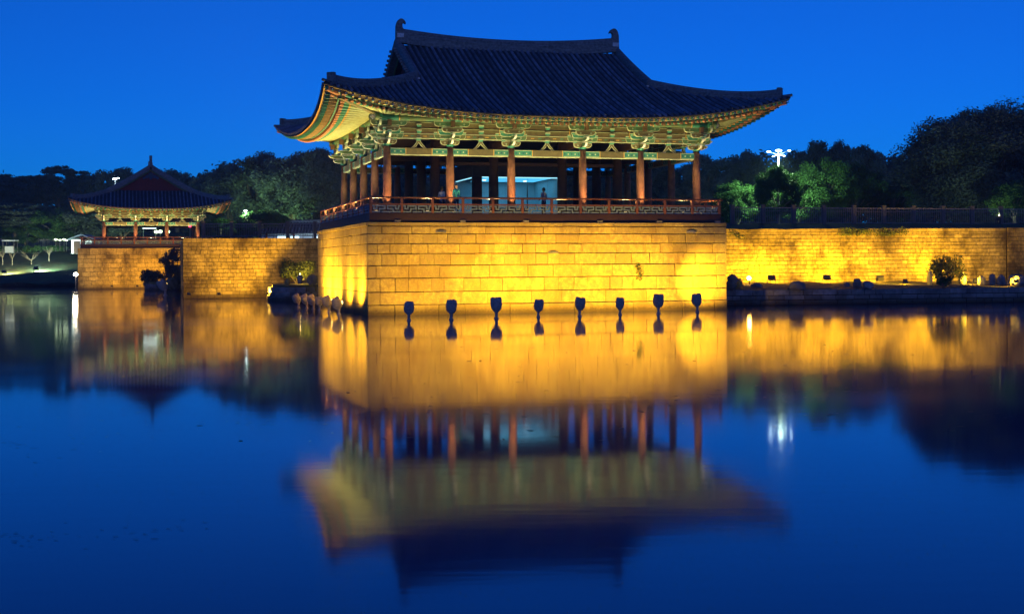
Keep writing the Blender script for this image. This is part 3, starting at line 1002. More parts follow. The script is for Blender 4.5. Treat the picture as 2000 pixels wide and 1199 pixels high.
    for sd in ('front', 'left', 'right', 'back'):
        o, A, N, L, cs = SD[sd]
        long_ = sd in ('front', 'back')
        ns = 64
        ss = sorted(set([L * k / ns for k in range(ns + 1)] + [dg - .001, dg + .001, L - dg - .001, L - dg + .001]))
        grid = []
        for s in ss:
            d = min(s, L - s)
            Dm = (half if d > dg else d) if long_ else min(d, dg + 0.6)
            De = min(fl(d) - 0.02, Dm)
            grid.append([pt(sd, s, De + (Dm - De) * j / 10, slope(d, De + (Dm - De) * j / 10)) for j in range(11)])
        vs_ = [q for row in grid for q in row]
        fs_ = [(i * 11 + j, i * 11 + j + 1, (i + 1) * 11 + j + 1, (i + 1) * 11 + j) for i in range(len(ss) - 1) for j in range(10)
               if not (long_ and abs(min(ss[i], L - ss[i]) - min(ss[i + 1], L - ss[i + 1])) < 0.01 and abs(ss[i] - ss[i + 1]) < 0.01)]
        rf.add(vs_, [f[::-1] for f in fs_], 0, True)
        # eave lip of pan tiles
        lip = []
        for s in ss:
            d = min(s, L - s); D = fl(d) - 0.03
            lip += [pt(sd, s, D, ze(d) + 0.128), pt(sd, s, D, ze(d) + 0.06)]
        rf.add(lip, [(2 * i, 2 * i + 1, 2 * i + 3, 2 * i + 2) for i in range(len(ss) - 1)], 0)
    roof = rf.build('roof', M['tile_dark'], root)
    for sd in ribs:
        o, A, N, L, cs = SD[sd]
        long_ = sd in ('front', 'back')
        n_ = int(L / spacing)
        for k in range(1, n_):
            s = L * k / n_
            d = min(s, L - s)
            Dm = (half - 0.1 if d > dg else d) if long_ else min(d, dg + 0.35)
            De = fl(d) - 0.10
            if Dm - De < 0.35: continue
            nseg = 9 if Dm - De > 6 else 5
            vs_, fs_ = [], []
            jz = random.uniform(-0.012, 0.012); js = random.uniform(-0.012, 0.012)
            for j in range(nseg + 1):
                D = De + (Dm - De) * j / nseg
                z = slope(d, max(D, fl(d) - .02))
                for a_ in range(5):
                    th_ = PI * a_ / 4
                    q = pt(sd, s + js - 0.085 * math.cos(th_), D, z - 0.015 + 0.14 * math.sin(th_) + jz)
                    vs_.append(q)
            for j in range(nseg):
                for a_ in range(4):
                    i0 = j * 5 + a_
                    fs_.append((i0, i0 + 1, i0 + 6, i0 + 5))
            mb = MB().add(vs_, fs_, 0, True)
            ring = []
            for a_ in range(8):
                th_ = 2 * PI * a_ / 8
                ring.append(pt(sd, s + js - 0.082 * math.cos(th_), De - 0.003, ze(d) + 0.125 + 0.085 * math.sin(th_)))
            mb.add(ring, [tuple(range(8))], 0)
            mb.build('tile_row', M['tile'], roof)

    # ---- ridges
    vm = (vc0 + vc1) / 2
    u0, u1 = uc0 + dg, uc1 - dg
    def zrg(x): return zr - 0.06 + ridge_up * abs(2 * x - 1) ** 2.0
    mb = MB()
    mb.sweep([(u0 + (u1 - u0) * k / 20, vm, zrg(k / 20)) for k in range(21)], ridge_profile(0.46, ridge_h))
    mb.build('main_ridge', M['ridge'], root)
    fk = finial_h / 1.1
    fpoly = [(-.10, -.55), (-.08, .45), (-.03, .68), (.06, .86), (.2, .97), (.34, .98), (.48, .9), (.58, .76), (.6, .62), (.53, .70), (.43, .68), (.36, .58), (.36, .42), (.44, .25), (.6, .1), (.68, -.1), (.68, -.55)]
    for (ue, sg) in ((u0, 1), (u1, -1)):
        z = zrg(0) + ridge_h * 0.55
        mb = MB()
        mb.prism([(a * fk, b_ * fk) for a, b_ in fpoly], (ue - sg * 0.05, vm, z), UX * sg, Z1, VX, 0.34, 0)
        fo = mb.build('ridge_finial', M['ridge'], root)
        MB().box((ue + sg * .12 - .2, vm - .235, z - .3), (ue + sg * .12 + .22, vm + .235, z - .05)).build('plaster_band', M['plaster'], fo)
    # gable ridges and hip ridges
    for (ue, sg) in ((u0 - 0.1, 1), (u1 + 0.1, -1)):
        for sv_ in (-1, 1):
            D1 = dg - 0.15
            pts = []
            for k in range(11):
                D = half - 0.12 - (half - 0.12 - D1) * k / 10
                pts.append((ue + sg * 0.05, vm + sv_ * (half - D), slope(dg, D) + 0.0))
            mb = MB(); mb.sweep(pts, ridge_profile(0.40, 0.46))
            gr = mb.build('gable_ridge', M['ridge'], root)
            q = pts[-1]
            MB().box((q[0] - .22, q[1] + sv_ * 0.02 - .04, q[2] - 0.12), (q[0] + .22, q[1] + sv_ * 0.02 + .04, q[2] + 0.06)).build('plaster_band', M['plaster'], gr)
            # verge tiles under the overhang
            for k in range(1, 13):
                D = half - 0.15 - (half - 0.15 - D1) * k / 13
                m = Matrix.Translation((ue - sg * 0.22, vm + sv_ * (half - D), slope(dg, D) - 0.02)) @ Matrix.Rotation(-sg * PI / 2, 4, 'Z')
                put('verge_tile', VERGE, gr, m)
    for (cu, cv, su_, sv_) in ((uc0, vc0, 1, 1), (uc1, vc0, -1, 1), (uc0, vc1, 1, -1), (uc1, vc1, -1, -1)):
        pts = []
        for k in range(15):
            d = dg - 0.1 - (dg - 0.1 - 0.42) * k / 14
            x = k / 14
            pts.append((cu + su_ * d, cv + sv_ * d, slope(d, d) - 0.03 + 0.10 * x ** 6))
        mb = MB(); mb.sweep(pts, ridge_profile(0.38, 0.44))
        hr = mb.build('hip_ridge', M['ridge'], root)
        q = Vector(pts[-1]); dd = Vector((su_, sv_, 0)).normalized()
        mb = MB(); mb.bar(q - dd * 0.10 + Vector((0, 0, 0.20)), q + dd * 0.14 + Vector((0, 0, 0.20)), 0.42, 0.62); mb.build('ridge_end_tile', M['ridge'], hr)
        mb = MB(); mb.tube([q - dd * 0.05 + Vector((0, 0, -0.02)), q - dd * 0.72 + Vector((0, 0, 0.04))], [0.10, 0.085], 8); mb.build('corner_tile', M['tile'], hr)

    # ---- gables
    for (ug, sg) in ((u0 + 0.6, 1), (u1 - 0.6, -1)):
        zb_ = slope(dg + 3, dg + 0.6) - 0.15
        hw = half - dg - 0.45
        n_ = max(10, int(hw * 2 / 0.42))
        gw = empty('gable_wall'); gw.parent = root
        gtop = lambda y: slope(dg, half - abs(y)) - 0.40
        for k in range(n_):
            y0 = -hw + 2 * hw * k / n_; y1 = y0 + 2 * hw / n_
            zz0, zz1 = gtop(y0), gtop(y1)
            if max(zz0, zz1) < zb_ + 0.08: continue
            dpt = 0.03 * (k % 2)
            vs_ = []
            for xx in (ug - sg * dpt, ug + sg * 0.12):
                vs_ += [(xx, vm + y0 + .012, zb_), (xx, vm + y1 - .012, zb_), (xx, vm + y1 - .012, max(zz1, zb_ + .02)), (xx, vm + y0 + .012, max(zz0, zb_ + .02))]
            MB().add(vs_, [(0, 1, 2, 3), (7, 6, 5, 4), (0, 4, 5, 1), (1, 5, 6, 2), (2, 6, 7, 3), (3, 7, 4, 0)]).build('plank', M['gable_red'], gw)
        # backing so that no light leaks
        vs_ = [(ug + sg * .13, vm - hw, zb_), (ug + sg * .13, vm + hw, zb_)] + [(ug + sg * .13, vm + hw * (1 - 2 * k / 12), gtop(hw * (1 - 2 * k / 12))) for k in range(13)]
        MB().add(vs_, [tuple(range(len(vs_)))]).build('gable_back', M['dark_wood'], gw)
        for sv_ in (-1, 1):                         # barge boards
            mb = MB(); pts = []
            for k in range(9):
                y = 0.02 + (hw + .3) * k / 8
                pts.append((ug - sg * 0.42, vm + sv_ * y, slope(dg, half - y) - 0.42))
            mb.sweep(pts, [(-.03, 0), (.03, 0), (.03, .3), (-.03, .3)])
            mb.build('barge_board', M['green'] if sd else M['green'], root)
        mb = MB()                                   # carved pendant below the apex
        for (y, z, r) in ((0, -.75, .34), (-.45, -.98, .24), (.45, -.98, .24), (-.8, -1.15, .18), (.8, -1.15, .18), (0, -1.15, .2)):
            k_ = min(1.0, hw / 4.5)
            mb.tube([(ug - sg * .10, vm + y * k_, zr + z * k_ - .1), (ug - sg * .02, vm + y * k_, zr + z * k_ - .1)], r * k_, 10)
        mb.build('gable_ornament', M['navy'], root)

    # ---- railings
    def rail(a, b_, n_, fret=True):
        a, b_ = Vector(a), Vector(b_)
        d = (b_ - a).normalized(); L_ = (b_ - a).length
        for k in range(n_ + 1):
            if k == 0 and a in rail.done: continue
            m = Matrix.Translation(a + (b_ - a) * k / n_ + Vector((0, 0, zdeck + .02)))
            m = m @ Matrix.Rotation(math.atan2(d.y, d.x), 4, 'Z')
            put('rail_post', POST, root, m)
            rail.done.append(a + (b_ - a) * k / n_)
        up = lambda q, z: Vector((q.x, q.y, zdeck + z))
        mb = MB(); mb.tube([up(a - d * .22, 0.86), up(b_ + d * .22, 0.86)], 0.05, 8); mb.build('top_rail', M['rail'], root)
        mb = MB(); mb.bar(up(a - d * .1, 0.50), up(b_ + d * .1, 0.50), 0.12, 0.07); mb.build('middle_rail', M['rail'], root)
        for k in range(n_):
            p0, p1 = a + (b_ - a) * k / n_, a + (b_ - a) * (k + 1) / n_
            p0 = p0 + d * 0.075; p1 = p1 - d * 0.075
            m = Matrix((d * (p1 - p0).length, Vector((-d.y, d.x, 0)), Vector((0, 0, 0.40)))).transposed().to_4x4()
            m.translation = Vector((p0.x, p0.y, zdeck + 0.045))
            put('fret_panel', FRET, root, m)
    rail.done = []
    for (a, b_, n_) in rails: rail(a, b_, n_)
    return dict(ze=ze, fl=fl, slope=slope, pt=pt, SD=SD, half=half, vm=vm, u0=u0, u1=u1)


us = [1.662, 5.276, 8.89, 13.24, 16.855, 20.47]
vs5 = [2.95 + 3.78 * i for i in range(5)]
pav = empty('palace_pavilion', P0, TH, 'big open pavilion with a dark blue tiled hip and gable roof and red columns', 'pavilion')
dk_ = (0.15, 20.72, 0.15, 18.85)
info = pavilion(pav, None, us, vs5, 5.47, 9.32, 4.08, 10.78, 12.12, 16.3, 6.26, dk_, ('front', 'left', 'right'), ('front', 'left', 'right'),
                rails=[((0.22, 0.22, 0), (20.65, 0.22, 0), 12), ((0.22, 18.78, 0), (0.22, 0.22, 0), 10), ((20.65, 0.22, 0), (20.65, 18.78, 0), 10)],
                inner=[(u, v) for u in us[1:5] for v in (6.73, 14.29) if not (u == us[2] and v > 10)] + [(us[1], 10.51), (us[4], 10.51)])
# small grey feet between platform and floor beam
for u in us:
    MB().box((u - 0.16, 0.02, PH - 0.01), (u + 0.16, 0.4, PH + 0.10)).build('footing_stone', M['grey_stone'], pav)
# dark roof beams and ceiling inside
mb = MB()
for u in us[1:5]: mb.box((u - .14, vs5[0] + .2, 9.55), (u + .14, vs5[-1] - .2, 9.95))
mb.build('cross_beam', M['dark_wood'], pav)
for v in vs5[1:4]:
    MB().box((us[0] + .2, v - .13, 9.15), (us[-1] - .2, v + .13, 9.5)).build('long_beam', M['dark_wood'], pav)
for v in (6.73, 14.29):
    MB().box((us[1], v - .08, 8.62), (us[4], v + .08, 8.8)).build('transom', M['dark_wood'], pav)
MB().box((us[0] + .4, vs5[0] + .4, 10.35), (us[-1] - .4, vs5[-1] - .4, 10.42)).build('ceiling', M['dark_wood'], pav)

# far little pavilion: gable end to the water
pc = LP0 + lpU * 8.5                               # under the ridge, at the platform front
lpo = pc + lpV * 0.0
far = empty('garden_pavilion', (lpo.x, lpo.y, 0), TH + PI / 2, 'little far pavilion seen from its red gable end, on the small stone platform at left', 'pavilion')
lus = [2.3, 5.9, 9.5, 13.1]
lvs = [-5.52 + 3.68 * i for i in range(4)]
pavilion(far, None, lus, lvs, 5.35, 8.15, 3.9, 9.55, 10.65, 14.8, 4.4, (0.3, 14.5, -7.2, 8.2), ('left', 'front', 'back'), ('left', 'front', 'back'), flare=0.3, dk=9.0,
         ridge_h=0.6, ridge_up=0.35, spacing=0.42,
         rails=[((0.4, -7.1, 0), (0.4, 8.1, 0), 10), ((14.4, -7.1, 0), (14.4, 8.1, 0), 10), ((0.4, 8.1, 0), (14.4, 8.1, 0), 8)])

# ------------------------------------------------------------------ glass room inside the big pavilion
PAVM = Matrix.Translation(P0) @ Matrix.Rotation(TH, 4, 'Z')
gr = empty('glass_room', pal(8.2, 8.9, 5.5), TH, 'glass walled display room glowing pale blue inside the big pavilion', 'glass room')
GW, GD, GH = 5.35, 5.2, 2.62
gx = 0.55
MB().box((0, 0, 0), (gx, 0.4, GH)).build('corner_pier', M['dark_wood'], gr)
MB().box((-.05, -.06, GH), (GW + .4, GD, GH + 0.88)).build('fascia', M['concrete'], gr)
MB().box((0.01, GD - .1, 0), (GW + .3, GD, GH)).build('back_wall', M['white_wall'], gr)
MB().box((GW + .2, .3, 0), (GW + .3, GD - .1, GH)).build('side_wall', M['white_wall'], gr)
MB().box((0, 0, -.02), (GW + .3, GD, 0.04)).build('room_floor', M['concrete'], gr)
for k, (a, b_) in enumerate(((gx, 2.1), (2.1, 3.55), (3.55, 4.85), (4.85, GW + .2))):
    MB().box((a + .012, .10, .05), (b_ - .012, .112, GH - .02)).build('glass_pane', M['glass'], gr)
MB().box((0.05, 0.42, 0.05), (0.062, GD - .12, GH - .02)).build('glass_pane', M['glass'], gr)
for x in (2.1, 3.55, 4.85):
    MB().box((x - .008, .115, 0.04), (x + .008, .125, GH - .06)).build('mullion', M['white_wall'], gr)
MB().box((gx, .07, 1.22), (GW + .2, .084, 1.26)).build('mullion', M['white_wall'], gr)
MB().box((gx + .02, .16, GH - .055), (GW + .18, .26, GH - .005)).build('light_strip', M['strip_glow'], gr)
MB().box((0.10, .5, GH - .055), (.16, GD - .3, GH - .005)).build('light_strip', M['strip_glow'], gr)
for (x, y) in ((1.4, 2.6), (3.2, 2.3), (4.3, 3.2)):
    MB().lathe([(0.10, 0), (0.13, .05), (0.06, .07)], (x, y, GH - .09), 10).build('ceiling_light', M['white_glow'], gr)
MB().box((1.0, .6, GH - .03), (5.3, 4.6, GH - .008)).build('light_panel', M['panel_glow'], gr)
MB().box((2.2, 2.4, 0.04), (4.2, 3.8, 0.8)).build('model_case', M['concrete'], gr)
# ------------------------------------------------------------------ stone lamps standing in the water
STONE_HEADS = []
for v_ in range(3):
    random.seed(40 + v_)
    pr = [(0.09, 0.0), (0.16, .05), (0.25, .17), (0.275, .34), (0.27, .52), (0.255, .62), (0.22, .655), (0.1, .66)]
    mb = MB(); n = 14; vs = []
    ph = [random.uniform(0, 6) for _ in range(4)]
    for (r, z) in pr:
        for k in range(n):
            a = 2 * PI * k / n
            q = r * (1 + 0.07 * math.sin(2 * a + ph[0] + z * 3) + 0.06 * math.sin(3 * a + ph[1] - z * 5) + 0.05 * abs(math.sin(2 * a + .6)) + random.uniform(-.03, .03))
            vs.append((q * math.cos(a), 0.72 * q * math.sin(a), z + 0.035 * math.sin(a * 2 + ph[2]) * (z > .1)))
    mb.add(vs, [(i * n + k, i * n + (k + 1) % n, (i + 1) * n + (k + 1) % n, (i + 1) * n + k) for i in range(len(pr) - 1) for k in range(n)], 0, True)
    mb.add(vs[-n:], [tuple(range(n))], 0)
    STONE_HEADS.append(mb.mesh('head', M['lamp_stone']))
stem_mb = MB(); stem_mb.lathe([(0.15, -0.6), (0.12, 0.02), (0.07, .10), (0.075, .28), (0.11, .36)], (0, 0, 0), 10)
STEM = stem_mb.mesh('stem', M['lamp_stone'])
lens_mb = MB(); lens_mb.lathe([(0.11, 0), (0.11, .03)], (0, 0, 0), 12, 0, (1, 1)); LENS = lens_mb.mesh('lens', M['lamp_lens'])


def stone_lamp(loc, target, power, label, group, tilt=(0, 0), rz=0, k=1.0, var=0, color=(1.0, 0.565, 0.03), cone=95, sub=False):
    r = empty('stone_lamp', loc, rz, label, 'stone lamp', group)
    d = Vector(target) - Vector(loc); d.z = 0; d.normalize()
    put('stem', STEM, r, Matrix.Scale(k, 4))
    m = Matrix.Translation((0, 0, 0.31 * k)) @ Matrix.Rotation(tilt[0], 4, 'X') @ Matrix.Rotation(tilt[1], 4, 'Y') @ Matrix.Scale(k, 4)
    h = put('head', STONE_HEADS[var % 3], r, m)
    # lens set in the face turned to the wall
    dl = Matrix.Rotation(-rz, 4, 'Z') @ d
    lm = Matrix.Translation(Vector((0, 0, 0.31 + .36)) * k + dl * 0.165 * k) @ dl.to_track_quat('Z', 'Y').to_matrix().to_4x4() @ Matrix.Scale(k, 4)
    put('lens', LENS, r, lm)
    lamp('SPOT', Vector(loc) + d * 0.42 * k + Vector((0, 0, 0.75 * k)), target, power, color, r, cone, 1.0, 0.09)
    return r


ordn = ['first', 'second', 'third', 'fourth', 'fifth', 'sixth', 'seventh', 'eighth']
front_px = [(798.5, 626), (881.5, 625), (969.5, 623), (1051.5, 620), (1132, 618), (1211, 615.5), (1286, 613), (1362, 610)]
fw = [2300, 3000, 5600, 3300, 3300, 2900, 2600, 5200]
for i, (px, py) in enumerate(front_px):
    p = at(px, py, z=0)
    tx = px_to_u(px, 2) + 0.3
    stone_lamp(p, pal(min(max(tx, 1.5), PW - 1.2), 0, 1.55 + 0.2 * (i % 3)), fw[i], '%s dark stone lamp from the left in the row standing before the big platform front' % ordn[i], 'stone lamps before the platform front',
               (random.uniform(-.10, .10), random.uniform(-.13, .13)), TH + random.uniform(-.7, .7), 1.0 + random.uniform(-.09, .09), i, cone=[86, 84, 60, 80, 84, 82, 84, 60][i])
left_px = [(583, 601, .92), (599, 602, .92), (612, 604.5, .95), (624.5, 606, .85), (643, 610.5, 1.0), (662, 615, 1.0)]
for i, (px, py, k) in enumerate(left_px):
    p = at(px, py, z=0)
    vv = -(p.x - P0.x) * SU + (p.y - P0.y) * CU
    stone_lamp(p, pal(0, vv + .5, 2.1 + .2 * (i % 2)), [1100, 1700, 1500, 1300, 1700, 1700][i], '%s stone lamp from the left in the leaning row beside the platform left face' % ordn[i], 'stone lamps beside the left face',
               (0.10, -0.42 + (0.25 if i == 3 else 0)), TH + 0.25, k * 1.0, i + 1, cone=165)


# ------------------------------------------------------------------ small floodlights
def flood_mesh():
    mb = MB()
    vs = []
    for y, s_ in ((-.12, .7), (0.0, 1.0), (.06, 1.0)):
        for a, b_ in ((-1, -1), (1, -1), (1, 1), (-1, 1)): vs.append((a * .2 * s_, y, b_ * .15 * s_))
    mb.add(vs, [(0, 1, 5, 4), (1, 2, 6, 5), (2, 3, 7, 6), (3, 0, 4, 7), (4, 5, 9, 8), (5, 6, 10, 9), (6, 7, 11, 10), (7, 4, 8, 11), (3, 2, 1, 0), (8, 9, 10, 11)])
    return mb.mesh('housing', M['iron'])


HOUS = flood_mesh()
glass_mb = MB().box((-.17, .062, -.12), (.17, .068, .12))
FL_LENS = {k: glass_mb.mesh('lens', M[k]) for k in ('warm_lens', 'cool_lens', 'orange_lens')}
leg_mb = MB(); leg_mb.box((-.23, -.02, 0), (-.205, .02, .36)); leg_mb.box((.205, -.02, 0), (.23, .02, .36)); leg_mb.box((-.23, -.1, -.03), (.23, .1, .0))
FL_BR = leg_mb.mesh('mount', M['iron'])


def flood(loc, target, power, color, label, group=None, k=1.0, cone=110, lens='warm_lens', blend=1.0):
    loc = Vector(loc); d = Vector(target) - loc
    rz = math.atan2(d.y, d.x) - PI / 2
    r = empty('floodlight', loc, rz, label, 'floodlight', group)
    el = math.atan2(d.z, math.hypot(d.x, d.y))
    m = Matrix.Translation((0, 0, .34 * k)) @ Matrix.Rotation(el, 4, 'X') @ Matrix.Scale(k, 4)
    h = put('housing', HOUS, r, m)
    put('lens', FL_LENS[lens], h)
    put('mount', FL_BR, r, Matrix.Scale(k, 4))
    lamp('SPOT', loc + Vector((0, 0, .34 * k)) + d.normalized() * .14 * k, target, power, color, r, cone, blend, 0.08)
    return r


AMB = (1.0, 0.56, 0.015)
wd_ = (WR1 - WR0).normalized(); wn = Vector((wd_.y, -wd_.x, 0))


def on_ledge(px, py): 
    p = at(px, py, z=1.08)
    for _ in range(4):
        ym = WR0.y + (p.x - WR0.x) * wd_.y / wd_.x
        if p.y > ym - 2.1:
            p = at(px, py, Y=ym - 2.1)
            p.z = 1.18
    return p


floods = [(1507, 553, 'floodlight tilted up between the dark boulder and the starry lamp on the right ledge'),
          (1615, 554, 'floodlight tilted up on bare ground, midway along the right ledge'),
          (1719, 556, 'floodlight tilted up just right of three dark boulders'),
          (1834, 553, 'floodlight hidden under the round bush, lighting its leaves')]
for i, (px, py, lab) in enumerate(floods):
    p = on_ledge(px, py)
    tgt = Vector((p.x + (0.6 if i < 3 else 0.5), WR0.y + (p.x - WR0.x) * wd_.y / wd_.x, 2.75))
    flood(p, tgt, [1800, 1800, 1700, 1400][i], AMB, lab, 'floodlights on the right ledge', 1.25, 150)
for (px, py, pw) in ((1443, 556, 1300), (1768, 557, 1500), (1905, 556, 2100), (1985, 557, 2100)):
    p = on_ledge(px, py)
    flood(p, Vector((p.x + .5, WR0.y + (p.x - WR0.x) * wd_.y / wd_.x, 2.6)), pw, AMB,
          {1768: 'small floodlight on bare ground between the boulder cluster and the round bush', 1443: 'small floodlight low behind the pale stone beside the platform corner', 1905: 'small floodlight among the twisted stones on the right ledge', 1985: 'floodlight low behind the flat stone at the far right edge'}[px],
          'floodlights on the right ledge', 0.8, 150)
# bare lamp facing the pond
bl = empty('garden_lamp', on_ledge(1463, 556), 0, 'round orange garden lamp glaring toward the pond on the right ledge', 'garden lamp')
MB().lathe([(0.05, 0), (0.05, .22), (0.13, .24), (.13, .28)], (0, 0, 0), 10).build('stand', M['iron'], bl)
mb = MB(); mb.lathe([(.02, .28), (.12, .33), (.15, .42), (.12, .52), (.02, .56)], (0, 0, 0), 12); mb.build('globe', M['orange_lens'], bl)
lamp('POINT', bl.location + Vector((0, -.1, .45)), None, 60, (1, .5, .08), bl, r=.12)


# ------------------------------------------------------------------ rocks
def rock_mesh(seed, sx, sy, sz, n=12, rough=0.25):
    r_ = random.Random(seed)
    ph = [r_.uniform(0, 6.28) for _ in range(8)]
    mb = MB(); vs = []
    rows = 7
    for i in range(rows + 1):
        t_ = PI * i / rows
        for k in range(n):
            a = 2 * PI * k / n
            q = 1 + rough * (math.sin(2 * a + ph[0] + 2 * t_) * .5 + math.sin(3 * a + ph[1] - 3 * t_) * .35 + math.sin(5 * a + 4 * t_ + ph[2]) * .25) + r_.uniform(-.06, .06)
            e_ = 0.75
            c_, s_ = math.cos(a), math.sin(a)
            st = math.sin(t_) ** e_ if math.sin(t_) > 0 else 0
            ct = math.copysign(abs(math.cos(t_)) ** e_, math.cos(t_))
            vs.append((sx * q * st * c_, sy * q * st * s_, sz * (0.5 + 0.5 * ct * (1 + rough * .5 * math.sin(3 * a + ph[3])))))
    mb.add(vs, [(i * n + k, (i + 1) * n + k, (i + 1) * n + (k + 1) % n, i * n + (k + 1) % n) for i in range(rows) for k in range(n)])
    return mb


def rock(px, py, w_px, h_px, label, seed, mname='grey_stone', z=1.0, group=None, kdep=0.7, Y=None):
    p = at(px, py, z=z) if Y is None else at(px, py, Y=Y)
    if Y is None and p.y > 90.5: p = at(px, py, Y=90.5); p.z = 1.14
    s_ = p.y / F
    o = rock_mesh(seed, w_px * s_ / 2, w_px * s_ / 2 * kdep, h_px * s_ * 1.15).build('boulder', M[mname])
    o.location = (p.x, p.y, p.z - h_px * s_ * 0.12)
    o.rotation_euler = (0, 0, seed * 1.3)
    return tag(o, label, 'boulder', group)


GB = 'boulders on the right ledge'
rock(1431, 553, 24, 20, 'upright dark boulder beside the right corner of the big platform', 1, group=GB, kdep=.8)
rock(1427, 566, 22, 16, 'low boulder at the ledge edge touching the platform corner', 2, group=GB)
rock(1445, 563, 14, 14, 'small pale stone lit yellow beside the platform corner', 3, 'granite', group=GB)
rock(1478, 563, 26, 10, 'flat low stone just right of the starry orange lamp', 4, group=GB)
rock(1558, 565, 34, 15, 'wide dark boulder lying alone on the right ledge', 5, group=GB)
rock(1654, 561, 18, 9, 'smallest flat boulder left of the cluster of dark boulders', 6, group=GB)
rock(1674, 563, 18, 18, 'tall squarish boulder in the middle of the cluster', 7, group=GB)
rock(1695, 564, 28, 14, 'wide boulder at the right of the cluster, by the floodlight', 8, group=GB)
rock(1816, 552, 12, 24, 'narrow upright stone slab left of the round bush', 9, group=GB, kdep=.6)
rock(1880, 556, 16, 20, 'leaning pointed stone right of the round bush', 10, group=GB)
rock(1917, 558, 18, 18, 'twisted stone with a narrow waist among the lit stones', 11, group=GB)
rock(1938, 558, 14, 22, 'curved tall stone in the lit group at right', 12, group=GB)
rock(1956, 558, 20, 20, 'thick stone ending the lit group at right', 13, group=GB)
rock(1985, 559, 36, 22, 'large flat topped stone at the right edge of the picture', 14, group=GB)


# ------------------------------------------------------------------ plants
def leaf_cloud(centers, radii, count, size, squash=1.0, seed=0):
    """many small leaf faces spread near the surfaces of ellipsoid clumps"""
    r_ = np.random.default_rng(seed)
    wts = np.array([r[0] * r[2] for r in radii]); wts = wts / wts.sum()
    idx = r_.choice(len(centers), count, p=wts)
    c = np.array(centers)[idx]; rr = np.array(radii)[idx]
    d = r_.normal(size=(count, 3)); d /= np.linalg.norm(d, axis=1)[:, None]
    rad = r_.uniform(0.2, 1.0, count) ** 0.5 * (1 + np.minimum(0.2 * np.abs(r_.normal(size=count)), 0.32))
    pos = c + d * rr * rad[:, None]
    n_ = d + r_.normal(size=(count, 3)) * 0.8; n_[:, 2] += 0.5
    n_ /= np.linalg.norm(n_, axis=1)[:, None]
    t_ = np.cross(n_, r_.normal(size=(count, 3))); t_ /= np.linalg.norm(t_, axis=1)[:, None]
    b_ = np.cross(n_, t_)
    s_ = size * r_.uniform(0.55, 1.45, count)[:, None]
    quad = np.stack([pos - t_ * s_, pos - b_ * s_ * .55, pos + t_ * s_, pos + b_ * s_ * .55], 1)
    return quad.reshape(-1, 3)


def quads_mesh(name, v, m):
    n_ = len(v) // 4
    me = bpy.data.meshes.new(name)
    me.vertices.add(len(v)); me.vertices.foreach_set('co', v.astype(np.float32).ravel())
    me.loops.add(len(v)); me.loops.foreach_set('vertex_index', np.arange(len(v), dtype=np.int32))
    me.polygons.add(n_); me.polygons.foreach_set('loop_start', np.arange(0, len(v), 4, dtype=np.int32))
    me.update(calc_edges=True)
    me.materials.append(m)
    return me


def crown(seed, clumps, spread, rz, cz, cr, count, size, layered=False, top_heavy=0.0):
    """clump centres inside a crown envelope; unit tree one metre tall"""
    r_ = np.random.default_rng(seed)
    cs, rs = [], []
    for i in range(clumps):
        while True:
            p = r_.uniform(-1, 1, 3)
            if 0.2 < np.linalg.norm(p) < 1: break
        p = p / max(1e-6, np.linalg.norm(p)) * np.linalg.norm(p) ** 0.5
        z = cz + p[2] * rz
        k = 1 - top_heavy * max(0, p[2])
        cs.append((p[0] * spread * k, p[1] * spread * k, z))
        q = cr * r_.uniform(0.6, 1.3)
        rs.append((q * (1.35 if layered else 1.0), q * (1.35 if layered else 1.0), q * (0.42 if layered else .8)))
    return leaf_cloud(cs, rs, count, size, seed=seed + 1), cs


def trunk_mesh(seed, cs, h0=0.42, r0=0.028, m='bark', limbs=7):
    r_ = random.Random(seed)
    mb = MB()
    mb.tube([(0, 0, -.03), (0.01, 0, h0 * .4), (-.01, .01, h0), (0, 0, h0 + .25)], [r0 * 1.25, r0, r0 * .75, r0 * .3], 8)
    for c in r_.sample(cs, min(limbs, len(cs))):
        z = h0 * r_.uniform(.55, 1.0)
        mid = Vector((c[0] * .5, c[1] * .5, z + (c[2] - z) * .6))
        mb.tube([(0, 0, z), mid, c], [r0 * .5, r0 * .34, r0 * .1], 6)
    return mb.mesh('trunk', M[m])


TREES = {}
for i, sd in enumerate((3, 17, 29)):
    v, cs = crown(sd, 90, 0.31, 0.30, 0.66, 0.075, 24000, 0.0140)
    TREES['broad', i] = (quads_mesh('crown', v, M['leaf_dark']), trunk_mesh(sd, cs))
    v, cs = crown(sd + 5, 60, 0.34, 0.24, 0.72, 0.075, 20000, 0.0140, layered=True)
    TREES['pine', i] = (quads_mesh('crown', v, M['pine']), trunk_mesh(sd + 5, cs, .55, .02))
for i, sd in enumerate((41, 53)):
    v, cs = crown(sd, 90, 0.37, 0.32, 0.60, 0.075, 26000, 0.0125)
    TREES['light', i] = (quads_mesh('crown', v, M['leaf']), trunk_mesh(sd, cs, .36, .024, 'bark_pale'))
v, cs = crown(77, 230, 0.42, 0.42, 0.52, 0.11, 130000, 0.0085)
TREES['big', 0] = (quads_mesh('crown', v, M['leaf_dark']), trunk_mesh(77, cs, .3, .03, limbs=10))


